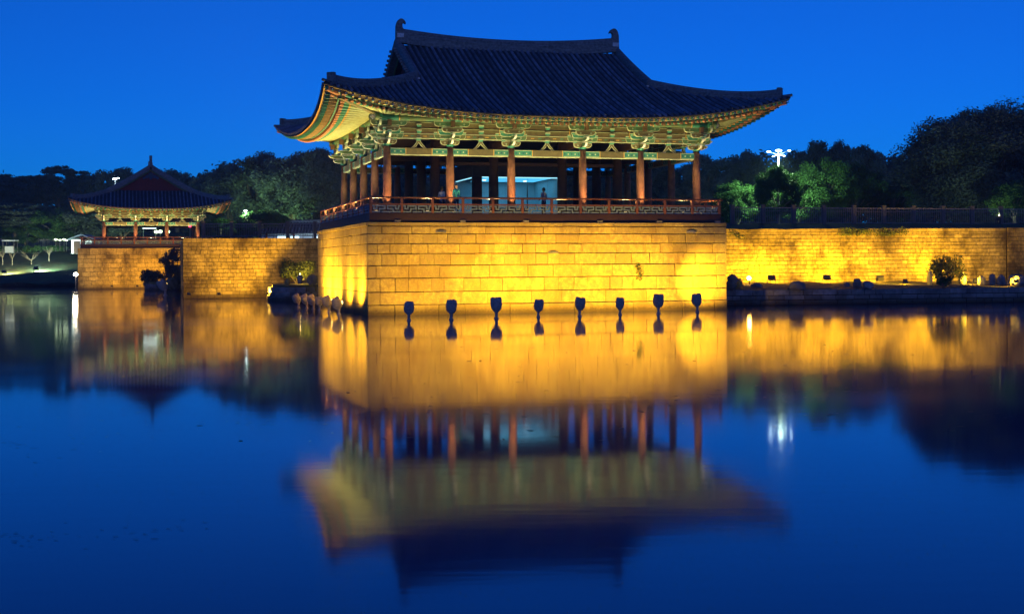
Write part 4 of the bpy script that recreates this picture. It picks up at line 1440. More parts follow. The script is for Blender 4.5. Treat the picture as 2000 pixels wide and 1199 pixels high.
def tree(px, ytop, wpx, Y, kind, var, label, group, gz=5.0, name=None):
    s_ = Y / F
    tp = at(px, ytop, Y=Y)
    wd, h = wpx * s_, tp.z - gz
    top_ = {'broad': 1.02, 'pine': 1.0, 'light': 0.98, 'big': 1.02}[kind]
    sp = {'broad': 0.37, 'pine': 0.42, 'light': 0.44, 'big': 0.49}[kind]
    h /= top_
    r = empty(name or ('pine_tree' if kind == 'pine' else 'tree'), (tp.x, Y, gz), random.uniform(0, 6.28), label, 'tree', group)
    cr_, tr_ = TREES[kind, var]
    m = Matrix.Diagonal((wd / 2 / sp, wd / 2 / sp, h, 1))
    c = put('crown', cr_, r, m); put('trunk', tr_, r, m)
    return r


random.seed(5)
GF = 'trees on the wooded hill at left'
for (px, yt, wp, lab) in [(18, 336, 90, 'dark pine at the left edge of the picture on the hill skyline'), (66, 338, 84, 'spiky dark pine second from the left on the hill skyline'), (114, 318, 80, 'umbrella shaped pine that tops the left skyline'),
                          (166, 333, 76, 'low dark pine just right of the umbrella shaped pine'), (228, 322, 86, 'round topped tree behind the far pavilion roof, left of its finial'), (300, 338, 70, 'dark tree behind the right slope of the far pavilion roof'),
                          (346, 329, 84, 'round dark tree right of the far pavilion ridge')]:
    tree(px, yt, wp * 1.2, 232, 'pine' if px < 180 else 'broad', px % 3, lab, GF, gz=9)
for (px, yt, wp, kd, lab) in [(30, 392, 150, 'pine', 'wide layered pine low on the hill at the left edge'), (110, 405, 120, 'light', 'green tinted tree above the small kiosk on the left bank'), (172, 398, 120, 'broad', 'big dark tree left of the far pavilion eave'),
                              (48, 432, 95, 'light', 'low leafy tree lit faintly green on the left bank top'), (240, 400, 140, 'broad', 'dark tree seen under the far pavilion eaves')]:
    tree(px, yt, wp, 206, kd, px % 2, lab, 'trees behind the left bank', gz=5.2)
GC = 'trees between the two pavilions'
for (px, yt, wp, Y, kd, v_, lab) in [(405, 332, 92, 205, 'broad', 0, 'dark tree right behind the far pavilion eave corner'), (447, 314, 90, 198, 'broad', 1, 'tall dark tree between the far pavilion and the street lamp'),
                                     (500, 296, 130, 190, 'broad', 2, 'tall tree with a pale lit trunk above the street lamp'), (572, 291, 150, 185, 'broad', 0, 'broad tree with a lit slanting trunk above the low hall roof'),
                                     (640, 284, 120, 180, 'broad', 1, 'dark tree rising beside the big pavilion left eaves'), (515, 408, 110, 172, 'light', 0, 'low bright green leafy tree beside the street lamp'),
                                     (432, 425, 80, 175, 'light', 1, 'low green bushy tree left of the street lamp')]:
    tree(px, yt, wp * 1.12, Y, kd, v_, lab, GC, gz=5.0)
GB_ = 'trees seen through the big pavilion'
for i, (px, yt, wp, lab) in enumerate([(705, 330, 130, 'dark tree showing between the left row of red columns'), (800, 342, 150, 'dark tree showing through the pavilion left of the glass room'), (905, 336, 150, 'dark tree directly behind the glass room'),
                                       (1010, 340, 150, 'dark tree behind the right half of the glass room'), (1120, 335, 150, 'dark tree showing right of the glass room'), (1215, 322, 140, 'dark tree showing between the right inner columns'),
                                       (1300, 310, 140, 'dark tree showing between the right outer columns')]):
    tree(px, yt, wp, 168, 'broad', i % 3, lab, GB_)
GR = 'trees behind the right fence'
for (px, yt, wp, Y, kd, v_, lab) in [(1385, 294, 120, 165, 'broad', 0, 'dark tree on the skyline just right of the big pavilion eaves'), (1462, 291, 110, 168, 'broad', 2, 'dark tree on the skyline left of the tall lamp mast'),
                                     (1560, 290, 120, 172, 'broad', 1, 'dark tree on the skyline behind the lamp mast'), (1604, 268, 96, 160, 'broad', 0, 'taller dark tree with a tufted top right of the lamp mast'), (1648, 272, 78, 164, 'broad', 2, 'tufted dark tree second right of the lamp mast'),
                                     (1694, 277, 88, 160, 'broad', 1, 'rounded dark tree on the skyline midway to the huge tree'), (1752, 306, 90, 165, 'broad', 0, 'low dark tree on the skyline left of the huge tree'), (1794, 298, 80, 150, 'pine', 1, 'narrow dark conifer against the huge tree'),
                                     (1440, 352, 110, 121, 'light', 0, 'bright green lit tree behind the fence beside the platform corner'), (1518, 322, 100, 115, 'light', 1, 'leafy tree standing in front of the lamp mast'), (1560, 335, 120, 124, 'light', 1, 'lit green tree just right of the lamp mast'), (1605, 306, 150, 128, 'light', 0, 'broad green tree lit from its left by the lamp mast'),
                                     (1670, 318, 140, 132, 'light', 1, 'dim green tree right of the broad lit tree'), (1745, 345, 130, 134, 'light', 0, 'dark green tree low in front of the huge tree'), (1980, 350, 120, 106, 'light', 1, 'small tree with lit leaves behind the fence at the right edge')]:
    tree(px, yt, wp, Y, kd, v_, lab, GR)
tree(1925, 196, 335, 118, 'big', 0, 'huge dark dome shaped tree towering over the right fence', GR)
tree(2080, 188, 280, 122, 'big', 0, 'huge dark tree cut by the right edge of the picture', GR)

q = at(1950, 436, Y=100.5)
flood((q.x, q.y, 5.6), at(1972, 330, Y=108), 2600, (.75, 1.0, .45), 'floodlight behind the right fence lighting the leaves of the trees', None, 1.0, 120)
for (px, tx, Y, pw, lab) in ((556, 572, 178, 2200, 'ground floodlight behind the low hall lighting the slanting tree trunk'), (512, 500, 181, 1800, 'ground floodlight behind the street lamp lighting the tall pale trunk'), (655, 640, 172, 1200, 'ground floodlight behind the fence lighting the tree beside the big pavilion')):
    q = at(px, 452, Y=Y)
    flood((q.x, q.y, 5.2), at(tx, 345, Y=Y + 8), pw, (.58, 1.0, .42), lab, 'floodlights under the trees between the pavilions', 1.0, 130, 'cool_lens')
# far wood closing the skyline, one mass
vv = []
rs_ = np.random.default_rng(4)
for (x0, x1, yt, Y) in ((-120, 420, 345, 262), (380, 760, 330, 240), (640, 1480, 338, 215), (1380, 2150, 318, 205)):
    n_ = int((x1 - x0) / 26)
    for k in range(n_):
        px = x0 + (x1 - x0) * (k + rs_.uniform(.2, .8)) / n_
        p = at(px, yt + rs_.uniform(-8, 26), Y=Y + rs_.uniform(-10, 10))
        hgt = p.z - 5
        cs = [(p.x + rs_.normal() * 2.2, p.y + rs_.normal() * 2, 5 + hgt * q) for q in np.linspace(.1, .93, 9)]
        vv.append(leaf_cloud(cs, [(2.9, 2.9, 2.0)] * 9, 1700, 0.42, seed=int(rs_.integers(1e6))))
o = put('far_wood', quads_mesh('far_wood', np.concatenate(vv), M['leaf_dark']), kind='stuff')
tag(o, 'dark far wood closing the skyline behind all the trees')


def shrub(name, loc, rx, rz, count, size, m, label, cat='shrub', seed=0, stems=True, group=None):
    r_ = random.Random(seed)
    root = empty(name, loc, 0, label, cat, group)
    cs = [(r_.uniform(-.75, .75) * rx, r_.uniform(-.6, .6) * rx * .7, rz * r_.uniform(.35, .85)) for _ in range(14)]
    put('foliage', quads_mesh('foliage', leaf_cloud(cs, [(rx * .34, rx * .30, rz * .24)] * 14, count, size, seed=seed), M[m]), root)
    if stems:
        mb = MB()
        for c in cs[:7]: mb.tube([(c[0] * .15, c[1] * .15, -.1), (c[0] * .6, c[1] * .6, c[2] * .5), c], [.05, .035, .015], 5)
        mb.build('stem', M['bark'], root)
    return root


p = on_ledge(1852, 556)
shrub('bush', (p.x, p.y, 1.05), 1.25, 2.0, 2600, 0.075, 'leaf_pale', 'round leafy bush lit yellow from below on the right ledge', 'bush', 3)
p = on_ledge(1843, 560)
shrub('bush', (p.x, p.y, 1.05), 0.5, 0.8, 700, 0.07, 'leaf', 'small low dark bush in front of the round lit bush', 'bush', 8)
# creepers
for (px, py, wpx, hpx, Y, lab, sd) in ((1249, 534, 14, 36, 74.2, 'small tuft of brown creeper hanging from a joint of the big platform front', 1),):
    uu = px_to_u(px, 2.4); q = pal(uu, -0.07, 2.4)
    zc_ = CZ - ((py - H0) + ROLL * (px - 1000)) * q.y / F
    cs = [(q.x + random.uniform(-.12, .12), q.y - .05, zc_ + 0.5 - .1 * k) for k in range(9)]
    o = put('creeper', quads_mesh('creeper', leaf_cloud(cs, [(.17, .06, .1)] * 9, 260, .045, seed=sd), M['leaf_pale'])); tag(o, lab, 'creeper')
cs = []
for k in range(26):
    a = (random.uniform(1640, 1760) - 1421) / (1965 - 1421)
    q = WR0.lerp(WR1, a); cs.append((q.x, q.y - .12, 5.1 - random.uniform(0, .45) * (1 - abs(a - .5))))
o = put('creeper', quads_mesh('creeper', leaf_cloud(cs, [(.5, .1, .14)] * 26, 1500, .06, seed=6), M['leaf_pale'])); tag(o, 'thin creeper spilling over the top of the right retaining wall', 'creeper')
cs = [(WR0.x + .25 + .15 * k, WR0.y - .12, 4.95 - .09 * k) for k in range(6)]
o = put('creeper', quads_mesh('creeper', leaf_cloud(cs, [(.3, .08, .16)] * 6, 260, .06, seed=9), M['leaf_pale'])); tag(o, 'little creeper at the wall top next to the platform corner', 'creeper')

# ------------------------------------------------------------------ islets on the left
def islet(px, py, wpx, dep, h, label, seed):
    p = at(px, py, z=0); s_ = p.y / F
    root = empty('rock_islet', (p.x, p.y + dep / 2, 0), 0, label, 'islet')
    rx, ry = wpx * s_ / 2, dep / 2
    n_ = 26
    r_ = random.Random(seed)
    for row in range(int(h / .36)):
        for k in range(n_):
            a = 2 * PI * (k + .5 * (row % 2)) / n_
            sz = 2 * PI * rx / n_ * .5
            m = Matrix.Translation((rx * math.cos(a) * (1 - .02 * row), ry * math.sin(a) * (1 - .02 * row), row * .36 - .05)) @ Matrix.Rotation(a + PI / 2, 4, 'Z') @ Matrix.Diagonal((sz * r_.uniform(.9, 1.05), .3, .19, 1))
            mb = MB(); block(mb, (Vector((0, 0, 0)), UX, -VX), -1, 1, 0, 2 * r_.uniform(.92, 1.02), .9, .9, .12)
            put('stone', mb.mesh('stone', M['grey_stone']), root, m)
    mb = MB(); vs = [(rx * .97 * math.cos(2 * PI * k / 32), ry * .97 * math.sin(2 * PI * k / 32), h - .08) for k in range(32)]
    vb = [(x, y, -.6) for x, y, z in vs]
    mb.add(vs + vb + [(0, 0, h + .15)], [(k, (k + 1) % 32, 64) for k in range(32)] + [(32 + k, 32 + (k + 1) % 32, (k + 1) % 32, k) for k in range(32)])
    mb.build('mound', M['soil'], root)
    return root


i1 = islet(578, 588, 148, 13, 1.30, 'rounded islet edged with dark stones against the big platform left corner', 2)
i2 = islet(311, 567, 82, 10, 1.0, 'dark rocky islet under the clinging tree at the far platform', 4)
p = at(583, 556, Y=102)
shrub('bush', (p.x, p.y, 1.35), 1.55, 1.75, 3600, 0.085, 'leaf_pale', 'yellow lit flowering bush on the islet left of the big platform', 'bush', 12)
rock(561, 557, 14, 12, 'pale square stone at the left of the lit bush', 21, 'granite', Y=99, group='boulders on the islet')
rock(610, 556, 18, 18, 'dark rounded stone between the lit bush and the platform', 22, Y=99, group='boulders on the islet')
sl_ = at(586, 552, Y=99)
r = empty('garden_lamp', (sl_.x, sl_.y, 1.3), 0, 'short dark garden lamp glowing in front of the lit bush', 'garden lamp')
MB().lathe([(.16, 0), (.17, .3), (.22, .5), (.2, .62), (.05, .72)], (0, 0, 0), 10).build('housing', M['lamp_stone'], r)
mb = MB(); mb.lathe([(.02, .72), (.05, .76), (.02, .8)], (0, 0, 0), 8); mb.build('globe', M['warm_lens'], r)
lamp('SPOT', Vector((sl_.x, sl_.y + .5, 1.75)), (sl_.x - .5, sl_.y + 6, 3.2), 900, (1.0, .60, .08), r, 130, 1.0, .1)
# clinging dark tree against the far platform
p = at(325, 560, Y=149)
r = empty('crooked_tree', (p.x, p.y, .25), 0, 'crooked dark tree clinging to the rocks before the far platform', 'tree')
cs = [(-2.0, 0, 1.2), (-1.4, .2, 1.6), (-.8, 0, 1.3), (0.4, 0, 2.6), (1.0, 0, 3.3), (.3, .3, 3.7), (1.3, 0, 2.2), (1.4, 0, .9), (0.9, .2, 4.1), (-.2, 0, 3.1), (1.5, 0, 1.5)]
put('crown', quads_mesh('crown', leaf_cloud(cs, [(.65, .55, .42)] * len(cs), 3200, .12, seed=31), M['pine']), r)
mb = MB(); mb.tube([(-.6, 0, -.2), (0, 0, 1.4), (.9, 0, 2.4), (.4, 0, 3.6)], [.16, .13, .09, .04], 6); mb.tube([(-.4, 0, .3), (-1.6, 0, 1.3)], [.1, .04], 5); mb.build('trunk', M['bark'], r)
rock(296, 562, 44, 13, 'dark mossy boulder under the crooked tree', 33, Y=150, mname='moss_stone', group='boulders on the far islet')
rock(336, 563, 26, 20, 'tall dark boulder right of the crooked tree', 34, Y=147, mname='moss_stone', group='boulders on the far islet')
p = at(295, 552, Y=150.5)
shrub('bush', (p.x, p.y, .75), 1.25, 1.5, 1500, .12, 'pine', 'dark rounded bush on the rocky islet left of the crooked tree', 'bush', 44)
p = at(338, 552, Y=148.5)
shrub('bush', (p.x, p.y, .7), .9, 2.2, 1300, .12, 'pine', 'narrow dark bush below the crooked tree at the wall corner', 'bush', 45)
for px, wr, lab in ((20, 2.0, 'low dark shrub on the bank top at the left edge'), (62, 1.6, 'low dark shrub on the bank top between two saplings'), (112, 2.2, 'wide low shrub on the bank top before the small lamps')):
    p = at(px, 487, Y=203)
    shrub('shrub', (p.x, p.y, 4.9), wr, 1.1, 900, .16, 'leaf', lab, 'shrub', px, stems=False, group='shrubs on the bank top')
# warm lamps by the far platform
p = at(323, 577, z=0)
stone_lamp(p, at(345, 560, Y=150) , 500, 'warm lit stone lamp in the water before the rocky islet', None, (0, -.5), 0, 1.55, 1, (1, .55, .1), 120)
p = at(141, 555, z=0.0)
stone_lamp(p, at(220, 525, Y=157), 700, 'warm lit stone lamp beside the glaring shore lamp at left', None, (0, -.5), 0, 1.4, 2, (1, .58, .12), 120)
for (px, tpx, pw) in ((268, 262, 3000), (218, 215, 900), (340, 338, 1500)):
    q = at(px, 560, Y=150.5 if px < 300 else 154)
    flood((q.x, q.y, .25 if px < 300 else 1.2), at(tpx, 516, Y=158), pw, (1.0, .5, .02), 'low floodlight aimed at the far platform wall%s' % {268: ' centre', 218: ' left part', 340: ' behind the crooked tree'}[px], 'floodlights before the far platform', .6, 110)
# glaring lamp on the shore
p = at(148, 536, Y=153)
r = empty('shore_lamp', (p.x, p.y, 0), 0, 'glaring white lamp on a thin post in the water by the far platform', 'lamp')
mb = MB(); mb.tube([(0, 0, -.6), (0, 0, p.z - .15)], .05, 8); mb.build('post', M['iron'], r)
mb = MB(); mb.lathe([(.03, -.2), (.2, -.12), (.26, 0), (.2, .14), (.03, .2)], (0, 0, p.z), 12); mb.build('globe', M['star_lens'], r)
lamp('POINT', (p.x, p.y - .35, p.z), None, 160, (1.0, .82, .55), r, r=.26)

# light on the brown wall between
for (px, tz, pw) in ((455, 3.4, 2300), (545, 3.7, 4800), (400, 2.6, 500)):
    tg = at(px, 520, Y=108.6)
    flood((tg.x + .4, 101.5, 0.35), (tg.x, tg.y, tz), pw, (1.0, .54, .03), 'low floodlight in the water aimed at the brown wall%s' % {455: ' centre', 545: ' beside the islet', 400: ' left end'}[px], 'floodlights before the brown wall', .6, 105)


# ------------------------------------------------------------------ fences
def fence(label, A, B_, npan, h=1.25, nb=15, name='fence', bars=True):
    d = B_ - A; L = Vector((d.x, d.y, 0)).length
    root = empty(name, A, math.atan2(d.y, d.x), label, 'fence')
    dz = d.z / L
    pm = MB().box((-.13, -.13, -.3), (.13, .13, h + .05)); pm.box((-.16, -.16, h + .053), (.16, .16, h + .14)); pme = pm.mesh('post', M['iron'])
    bme = MB().box((-.014, -.014, 0), (.014, .014, 1)).mesh('bar', M['fence_grey'])
    for k in range(npan + 1):
        x = L * k / npan
        put('post', pme, root, Matrix.Translation((x, 0, dz * x)))
        if k == npan: continue
        x1 = L * (k + 1) / npan
        for (z, t_, nm) in ((h - .08, .07, 'top_rail'), (h - .32, .03, 'middle_rail'), (.1, .05, 'bottom_rail')):
            mb = MB(); mb.bar((x + .132, 0, dz * x + z), (x1 - .132, 0, dz * x1 + z), .05, t_); mb.build(nm, M['fence_grey'], root)
        for j in range(nb):
            xx = x + .13 + (x1 - x - .26) * (j + .5) / nb
            put('bar', bme, root, Matrix.Translation((xx, 0, dz * xx + .12)) @ Matrix.Diagonal((1, 1, h - .23, 1)))
    return root


fence('long dark metal fence with square posts on the grass strip above the right wall', at(1430, 437, Y=97.2), at(2011, 439.5, Y=101), 10, 1.28, 14)
fence('dark metal fence along the top of the brown wall between the pavilions', at(397, 464, Y=110.5), at(668, 463, Y=114.0), 5, 1.22, 14)
fence('thin dark fence on top of the left grass bank', at(-45, 487, Y=206), at(152, 489, Y=206), 6, 1.7, 8)

# ------------------------------------------------------------------ low hall behind the brown wall
hp = at(560, 462, Y=168)
hall = empty('tiled_hall', (hp.x - 4.2, hp.y, 5.0), 0.06, 'long low hall with a dark tiled roof and white walls behind the fence', 'hall')
HL, HDp, hz, hr_ = 17.0, 7.0, 1.9, 3.3
MB().box((.8, .8, 0), (HL - .8, HDp - .8, hz)).build('wall', M['white_wall'], hall)
for k in range(9):
    x = 1.2 + k * 1.65
    f = MB().box((x, .74, .95), (x + 1.25, .80, 1.6)).build('window', M['dark_wood'], hall)
    MB().box((x + .06, .70, 1.0), (x + 1.19, .735, 1.55)).build('pane', M['window_glow'] if k % 3 else M['white_wall'], f)
mb = MB()
ridge0, ridge1 = 3.2, HL - 3.2
vs = [(0, 0, hz), (HL, 0, hz), (HL, HDp, hz), (0, HDp, hz), (ridge0, HDp / 2, hr_), (ridge1, HDp / 2, hr_), (0, 0, hz - .12), (HL, 0, hz - .12), (HL, HDp, hz - .12), (0, HDp, hz - .12)]
mb.add(vs, [(0, 1, 5, 4), (1, 2, 5), (2, 3, 4, 5), (3, 0, 4), (6, 7, 1, 0), (7, 8, 2, 1), (8, 9, 3, 2), (9, 6, 0, 3), (9, 8, 7, 6)])
hrf = mb.build('roof', M['tile_dark'], hall)
for k in range(int(HL / .42)):
    x = .2 + k * .42
    d = min(x, HL - x); y1 = HDp / 2 * min(1, d / ridge0); z1 = hz + (hr_ - hz) * min(1, d / ridge0)
    mb = MB(); mb.tube([(x, -.06, hz + .01), (x, y1, z1 + .02)], .085, 6); mb.build('tile_row', M['tile'], hrf)
mb = MB(); mb.sweep([(ridge0, HDp / 2, hr_), (ridge1, HDp / 2, hr_)], ridge_profile(.3, .35)); mb.build('main_ridge', M['ridge'], hall)
for k, x in enumerate((1.5, 5.0, 8.5, 12.0, 15.0)):
    MB().box((x - .12, -.02 + .5, 0), (x + .12, .72, hz - .13)).build('porch_post', M['gable_red'], hall)
lamp('SPOT', (hp.x + 6, hp.y - 4.5, 6.6), (hp.x + 6, hp.y + .8, 5.9), 900, (.6, .85, 1.0), hall, 150, 1.0, .2)

# white hut and kiosk by the left bank
hp = at(139.5, 487, Y=188)
hut = empty('white_hut', (hp.x, hp.y, 4.6), 0.0, 'small white hut with a dark doorway beside the far platform', 'hut')
MB().box((0, 0, 0), (3.0, 3.4, 2.0)).build('wall', M['white_wall'], hut)
MB().box((.35, -.04, 0), (1.25, -.003, 1.75)).build('door', M['dark_wood'], hut)
MB().box((1.6, -.05, .7), (2.6, -.003, 1.5)).build('window', M['white_wall'], hut)
mb = MB(); mb.add([(-.5, -.5, 1.95), (3.5, -.5, 1.95), (3.5, 3.9, 1.95), (-.5, 3.9, 1.95), (1.5, -.5, 2.65), (1.5, 3.9, 2.65), (-.5, -.5, 2.05), (3.5, -.5, 2.05), (3.5, 3.9, 2.05), (-.5, 3.9, 2.05), (1.5, -.5, 2.78), (1.5, 3.9, 2.78)],
                  [(6, 10, 11, 9), (10, 7, 8, 11), (0, 4, 10, 6), (4, 1, 7, 10), (0, 3, 5, 4), (4, 5, 2, 1), (3, 9, 11, 5), (5, 11, 8, 2), (0, 6, 9, 3), (1, 2, 8, 7)])
mb.build('roof', M['tile'], hut)
lamp('SPOT', (hp.x + 1.8, hp.y - 3.0, 7.0), (hp.x + 1.5, hp.y, 5.6), 170, (.62, .88, 1.0), hut, 120, 1.0, .2)
kp = at(5, 489, Y=199)
kio = empty('white_kiosk', (kp.x, kp.y, 4.9), 0, 'small white kiosk with open sides on the left bank top', 'kiosk')
MB().box((-.1, -.1, 1.75), (1.9, 1.6, 1.95)).build('roof', M['cloth'], kio)
for (x, y) in ((0, 0), (1.7, 0), (0, 1.4), (1.7, 1.4)): MB().box((x, y, 0), (x + .1, y + .1, 1.748)).build('post', M['concrete'], kio)
MB().box((.15, .5, .0), (1.65, .55, 1.0)).build('counter', M['cloth'], kio)
lamp('SPOT', (kp.x + .9, kp.y - 2.2, 6.8), (kp.x + .9, kp.y + .5, 5.6), 14, (.65, .88, 1.0), kio, 120, 1.0, .2)


# ------------------------------------------------------------------ lamp masts and street lamps
def mast(px, py, Y, heads, label, power, color, gz=5.0, lens='cool_lens', targets=()):
    p = at(px, py, Y=Y)
    r = empty('lamp_mast', (p.x, p.y, gz), 0, label, 'lamp mast')
    h = p.z - gz
    mb = MB(); mb.tube([(0, 0, -.3), (0, 0, h)], [.12, .07], 8); mb.build('pole', M['iron'], r)
    for (dx, dz, s_) in heads:
        mb = MB(); mb.bar((0, 0, h - .25), (dx, -.1, h + dz), .05, .05)
        a = mb.build('arm', M['iron'], r)
        mb = MB(); mb.lathe([(.05, -.1), (.25, -.07), (.3, 0), (.2, .1), (.03, .14)], (0, 0, 0), 12, 0, (1.4, 1.0))
        m = Matrix.Translation((dx, -.2, h + dz)) @ Matrix.Scale(s_, 4)
        put('lamp_head', mb.mesh('lamp_head', M[lens]), r, m)
    lamp('SPOT', (p.x, p.y - .9, p.z - .5), (p.x, p.y + (4 if power > 5000 else 9), p.z + (-5 if power > 5000 else 2.5)), power, color, r, 150, 1.0, .4)
    if power > 5000:                                   # the head turned to the near side, over the tree in front
        lamp('SPOT', (p.x, p.y - 1.0, p.z - .2), (p.x - .5, p.y - 3.0, p.z - 3.6), 2600, color, r, 105, 1.0, .4)
    return r


mast(1520, 297, 118, ((0.0, 0.1, .7), (-.9, 0.0, .46), (.95, .08, .36), (-.5, -.42, .24), (.5, -.38, .24)), 'tall mast with five white floodlight heads above the right trees', 9000, (.62, 1.0, .52))
mast(225, 350, 215, ((0, 0, .9), (.5, .12, .6)), 'distant white floodlight on a mast in the wood above the far pavilion', 500, (.75, 1.0, .95), gz=9)
mast(480, 412, 171, ((0, 0, .55),), 'street lamp glaring white below the lit trees between the pavilions', 4800, (.72, 1.0, .62))
for (px, py, lab) in ((305, 453, 'left of three greenish lamps seen under the far pavilion'), (313, 452.5, 'middle of three greenish lamps seen under the far pavilion'), (328, 453, 'right one of three greenish lamps seen under the far pavilion')):
    p = at(px, py, Y=196)
    r = empty('globe_lamp', (p.x, p.y, 5.0), 0, lab, 'lamp', 'lamps seen under the far pavilion')
    mb = MB(); mb.tube([(0, 0, 0), (0, 0, p.z - 5.2)], .05, 6); mb.build('post', M['iron'], r)
    mb = MB(); mb.lathe([(.03, -.25), (.26, -.15), (.32, 0), (.26, .16), (.03, .26)], (0, 0, p.z - 5), 10); mb.build('globe', M['green_glow'], r)
lamp('SPOT', at(275, 452, Y=188), at(262, 430, Y=200), 900, (.55, 1.0, .45), r, 130, 1.0, .4)
p = at(292, 443.5, Y=192)
r = empty('lit_banner', (p.x, p.y, 5.0), 0, 'bright white lit sign board seen under the far pavilion eaves', 'sign')
MB().box((-1.0, -.05, p.z - 5.25), (1.0, .05, p.z - 4.85)).build('board', M['white_glow'], r)
for x in (-.9, .9): MB().box((x - .04, -.03, 0), (x + .04, .03, p.z - 5.252)).build('post', M['iron'], r)
p = at(25, 469, Y=196)
for i, (px, py, s_, lab) in enumerate(((109, 468, .26, 'leftmost small white lamp above the bank fence'), (117, 469, .22, 'second small white lamp above the bank fence'), (125, 468, .26, 'third small white lamp above the bank fence'), (130, 469.5, .2, 'rightmost small white lamp above the bank fence, near the hut'))):
    p = at(px, py, Y=198)
    r = empty('globe_lamp', (p.x, p.y, 5.0), 0, lab, 'lamp', 'small lamps above the bank fence')
    mb = MB(); mb.tube([(0, 0, 0), (0, 0, p.z - 5.1)], .04, 6); mb.build('post', M['iron'], r)
    mb = MB(); mb.lathe([(.02, -s_ * .6), (s_, -.05), (s_, .05), (.02, s_ * .6)], (0, 0, p.z - 5), 10); mb.build('globe', M['green_glow'], r)
p = at(371, 442, Y=170)
r = empty('signal_lamp', (p.x, p.y, 5.0), 0, 'small red lamp on a post right of the far pavilion columns', 'lamp')
mb = MB(); mb.tube([(0, 0, 0), (0, 0, p.z - 5.1)], .05, 6); mb.build('post', M['white_wall'], r)
MB().box((-.13, -.1, p.z - 5.1), (.13, .1, p.z - 4.88)).build('lens', M['red_glow'], r)

# floodlights and bare saplings on the left grass bank
for (px, py, col, ln, pw, lab) in ((8, 540, (1.0, .95, .45), 'warm_lens', 7500, 'ground floodlight lighting the grass yellowish at the left edge'), (70, 540, (.65, 1.0, .75), 'cool_lens', 9000, 'ground floodlight lighting the grass pale green left of the shore lamp')):
    p = at(px, py, Y=183.5)
    flood((p.x, p.y, 1.55 if px < 30 else 2.0), (p.x + 1.5, p.y + 9, 3.4), pw, col, lab, 'floodlights on the left bank', 1.6, 150, ln)
for i, (px, py, hpx, lab) in enumerate(((5, 516, 34, 'bare sapling at the left edge of the grass bank'), (24, 519, 34, 'second bare sapling from the left on the grass bank'), (62, 523, 36, 'tall bare sapling straight above the greenish floodlight'), (96, 509, 30, 'spreading bare sapling nearest the white hut'))):
    p = at(px, py, Y=192)
    s_ = p.y / F
    r = empty('sapling', (p.x, p.y, p.z - .1), i * 1.7, lab, 'sapling', 'bare saplings on the bank')
    h = hpx * s_
    mb = MB(); mb.tube([(0, 0, 0), (.03, 0, h * .45)], [.07, .05], 6); mb.build('trunk', M['bark_pale'], r)
    mb = MB()
    rr = random.Random(i)
    for k in range(13):
        a = rr.uniform(0, 6.28); q = rr.uniform(.3, .95)
        e_ = Vector((math.cos(a) * h * q * .75, math.sin(a) * h * q * .4, h * rr.uniform(.75, 1.0)))
        mb.tube([(.03, 0, h * .42), e_ * .55 + Vector((0, 0, h * .2)), e_], [.022, .015, .006], 4)
    mb.build('branches', M['bark_pale'], r)


# ------------------------------------------------------------------ uplights of the pavilions
UPM = MB(); UPM.lathe([(.10, 0), (.11, .1), (.09, .13)], (0, 0, 0), 10); UPM_ = UPM.mesh('housing', M['iron'])
UPL = MB(); UPL.lathe([(.075, 0), (.075, .012)], (0, 0, .131), 10); UPL_ = UPL.mesh('lens', M['soft_lens'])


def uplight(loc, target, power, color, label, group, cone=110):
    r = empty('uplight', loc, 0, label, 'uplight', group)
    put('housing', UPM_, r); put('lens', UPL_, r)
    lamp('SPOT', Vector(loc) + Vector((0, 0, .2)), target, power, color, r, cone, 1.0, .06)


for i, u in enumerate(us):
    pw = [300, 430, 430, 430, 430, 60][i]
    uplight(pal(u, vs5[0] - .75, 5.5), pal(u, vs5[0] - .1, 8.2), pw, (1.0, .58, .22), 'small uplight at the foot of the %s front red column from the left' % ordn[i], 'uplights before the front columns', 60)
for i, v in enumerate(vs5):
    uplight(pal(us[0] - .55, v + .1, 5.5), pal(us[0] - .1, v, 9.0), 170, (1.0, .58, .24), 'small uplight beside the %s red column of the left side, from the front' % ordn[i], 'uplights beside the left columns', 55)
    uplight(pal(us[-1] + .24, v + .45, 5.5), pal(us[-1] + .1, v + .1, 9.0), 45, (1.0, .5, .18), 'small uplight beside the %s red column of the right side, from the front' % ordn[i], 'uplights beside the right columns', 55)
EAV = (1.0, .84, .34)
for i in range(5):
    u = (us[i] + us[i + 1]) / 2
    uplight(pal(u, 0.75, 5.5), pal(u, 1.2, 10.6), [720, 900, 960, 860, 640][i], EAV, 'wide uplight on the floor edge in the %s front bay from the left' % ordn[i], 'uplights for the front eaves', 140)
for i in range(4):
    v = (vs5[i] + vs5[i + 1]) / 2
    uplight(pal(0.62, v, 5.5), pal(-.6, v, 10.6), 700, (.95, .88, .42), 'wide uplight in the %s bay of the left side, from the front' % ordn[i], 'uplights for the left eaves', 140)
uplight(pal(0.6, 0.6, 5.5), pal(-1.2, -.6, 11.3), 700, (.95, .88, .42), 'wide uplight at the left front floor corner', 'uplights for the left eaves', 120)
uplight(pal(19.6, 1.3, 5.5), pal(22.3, 0.0, 11.3), 380, (1.0, .66, .26), 'wide uplight at the right front floor corner', 'uplights for the front eaves', 120)
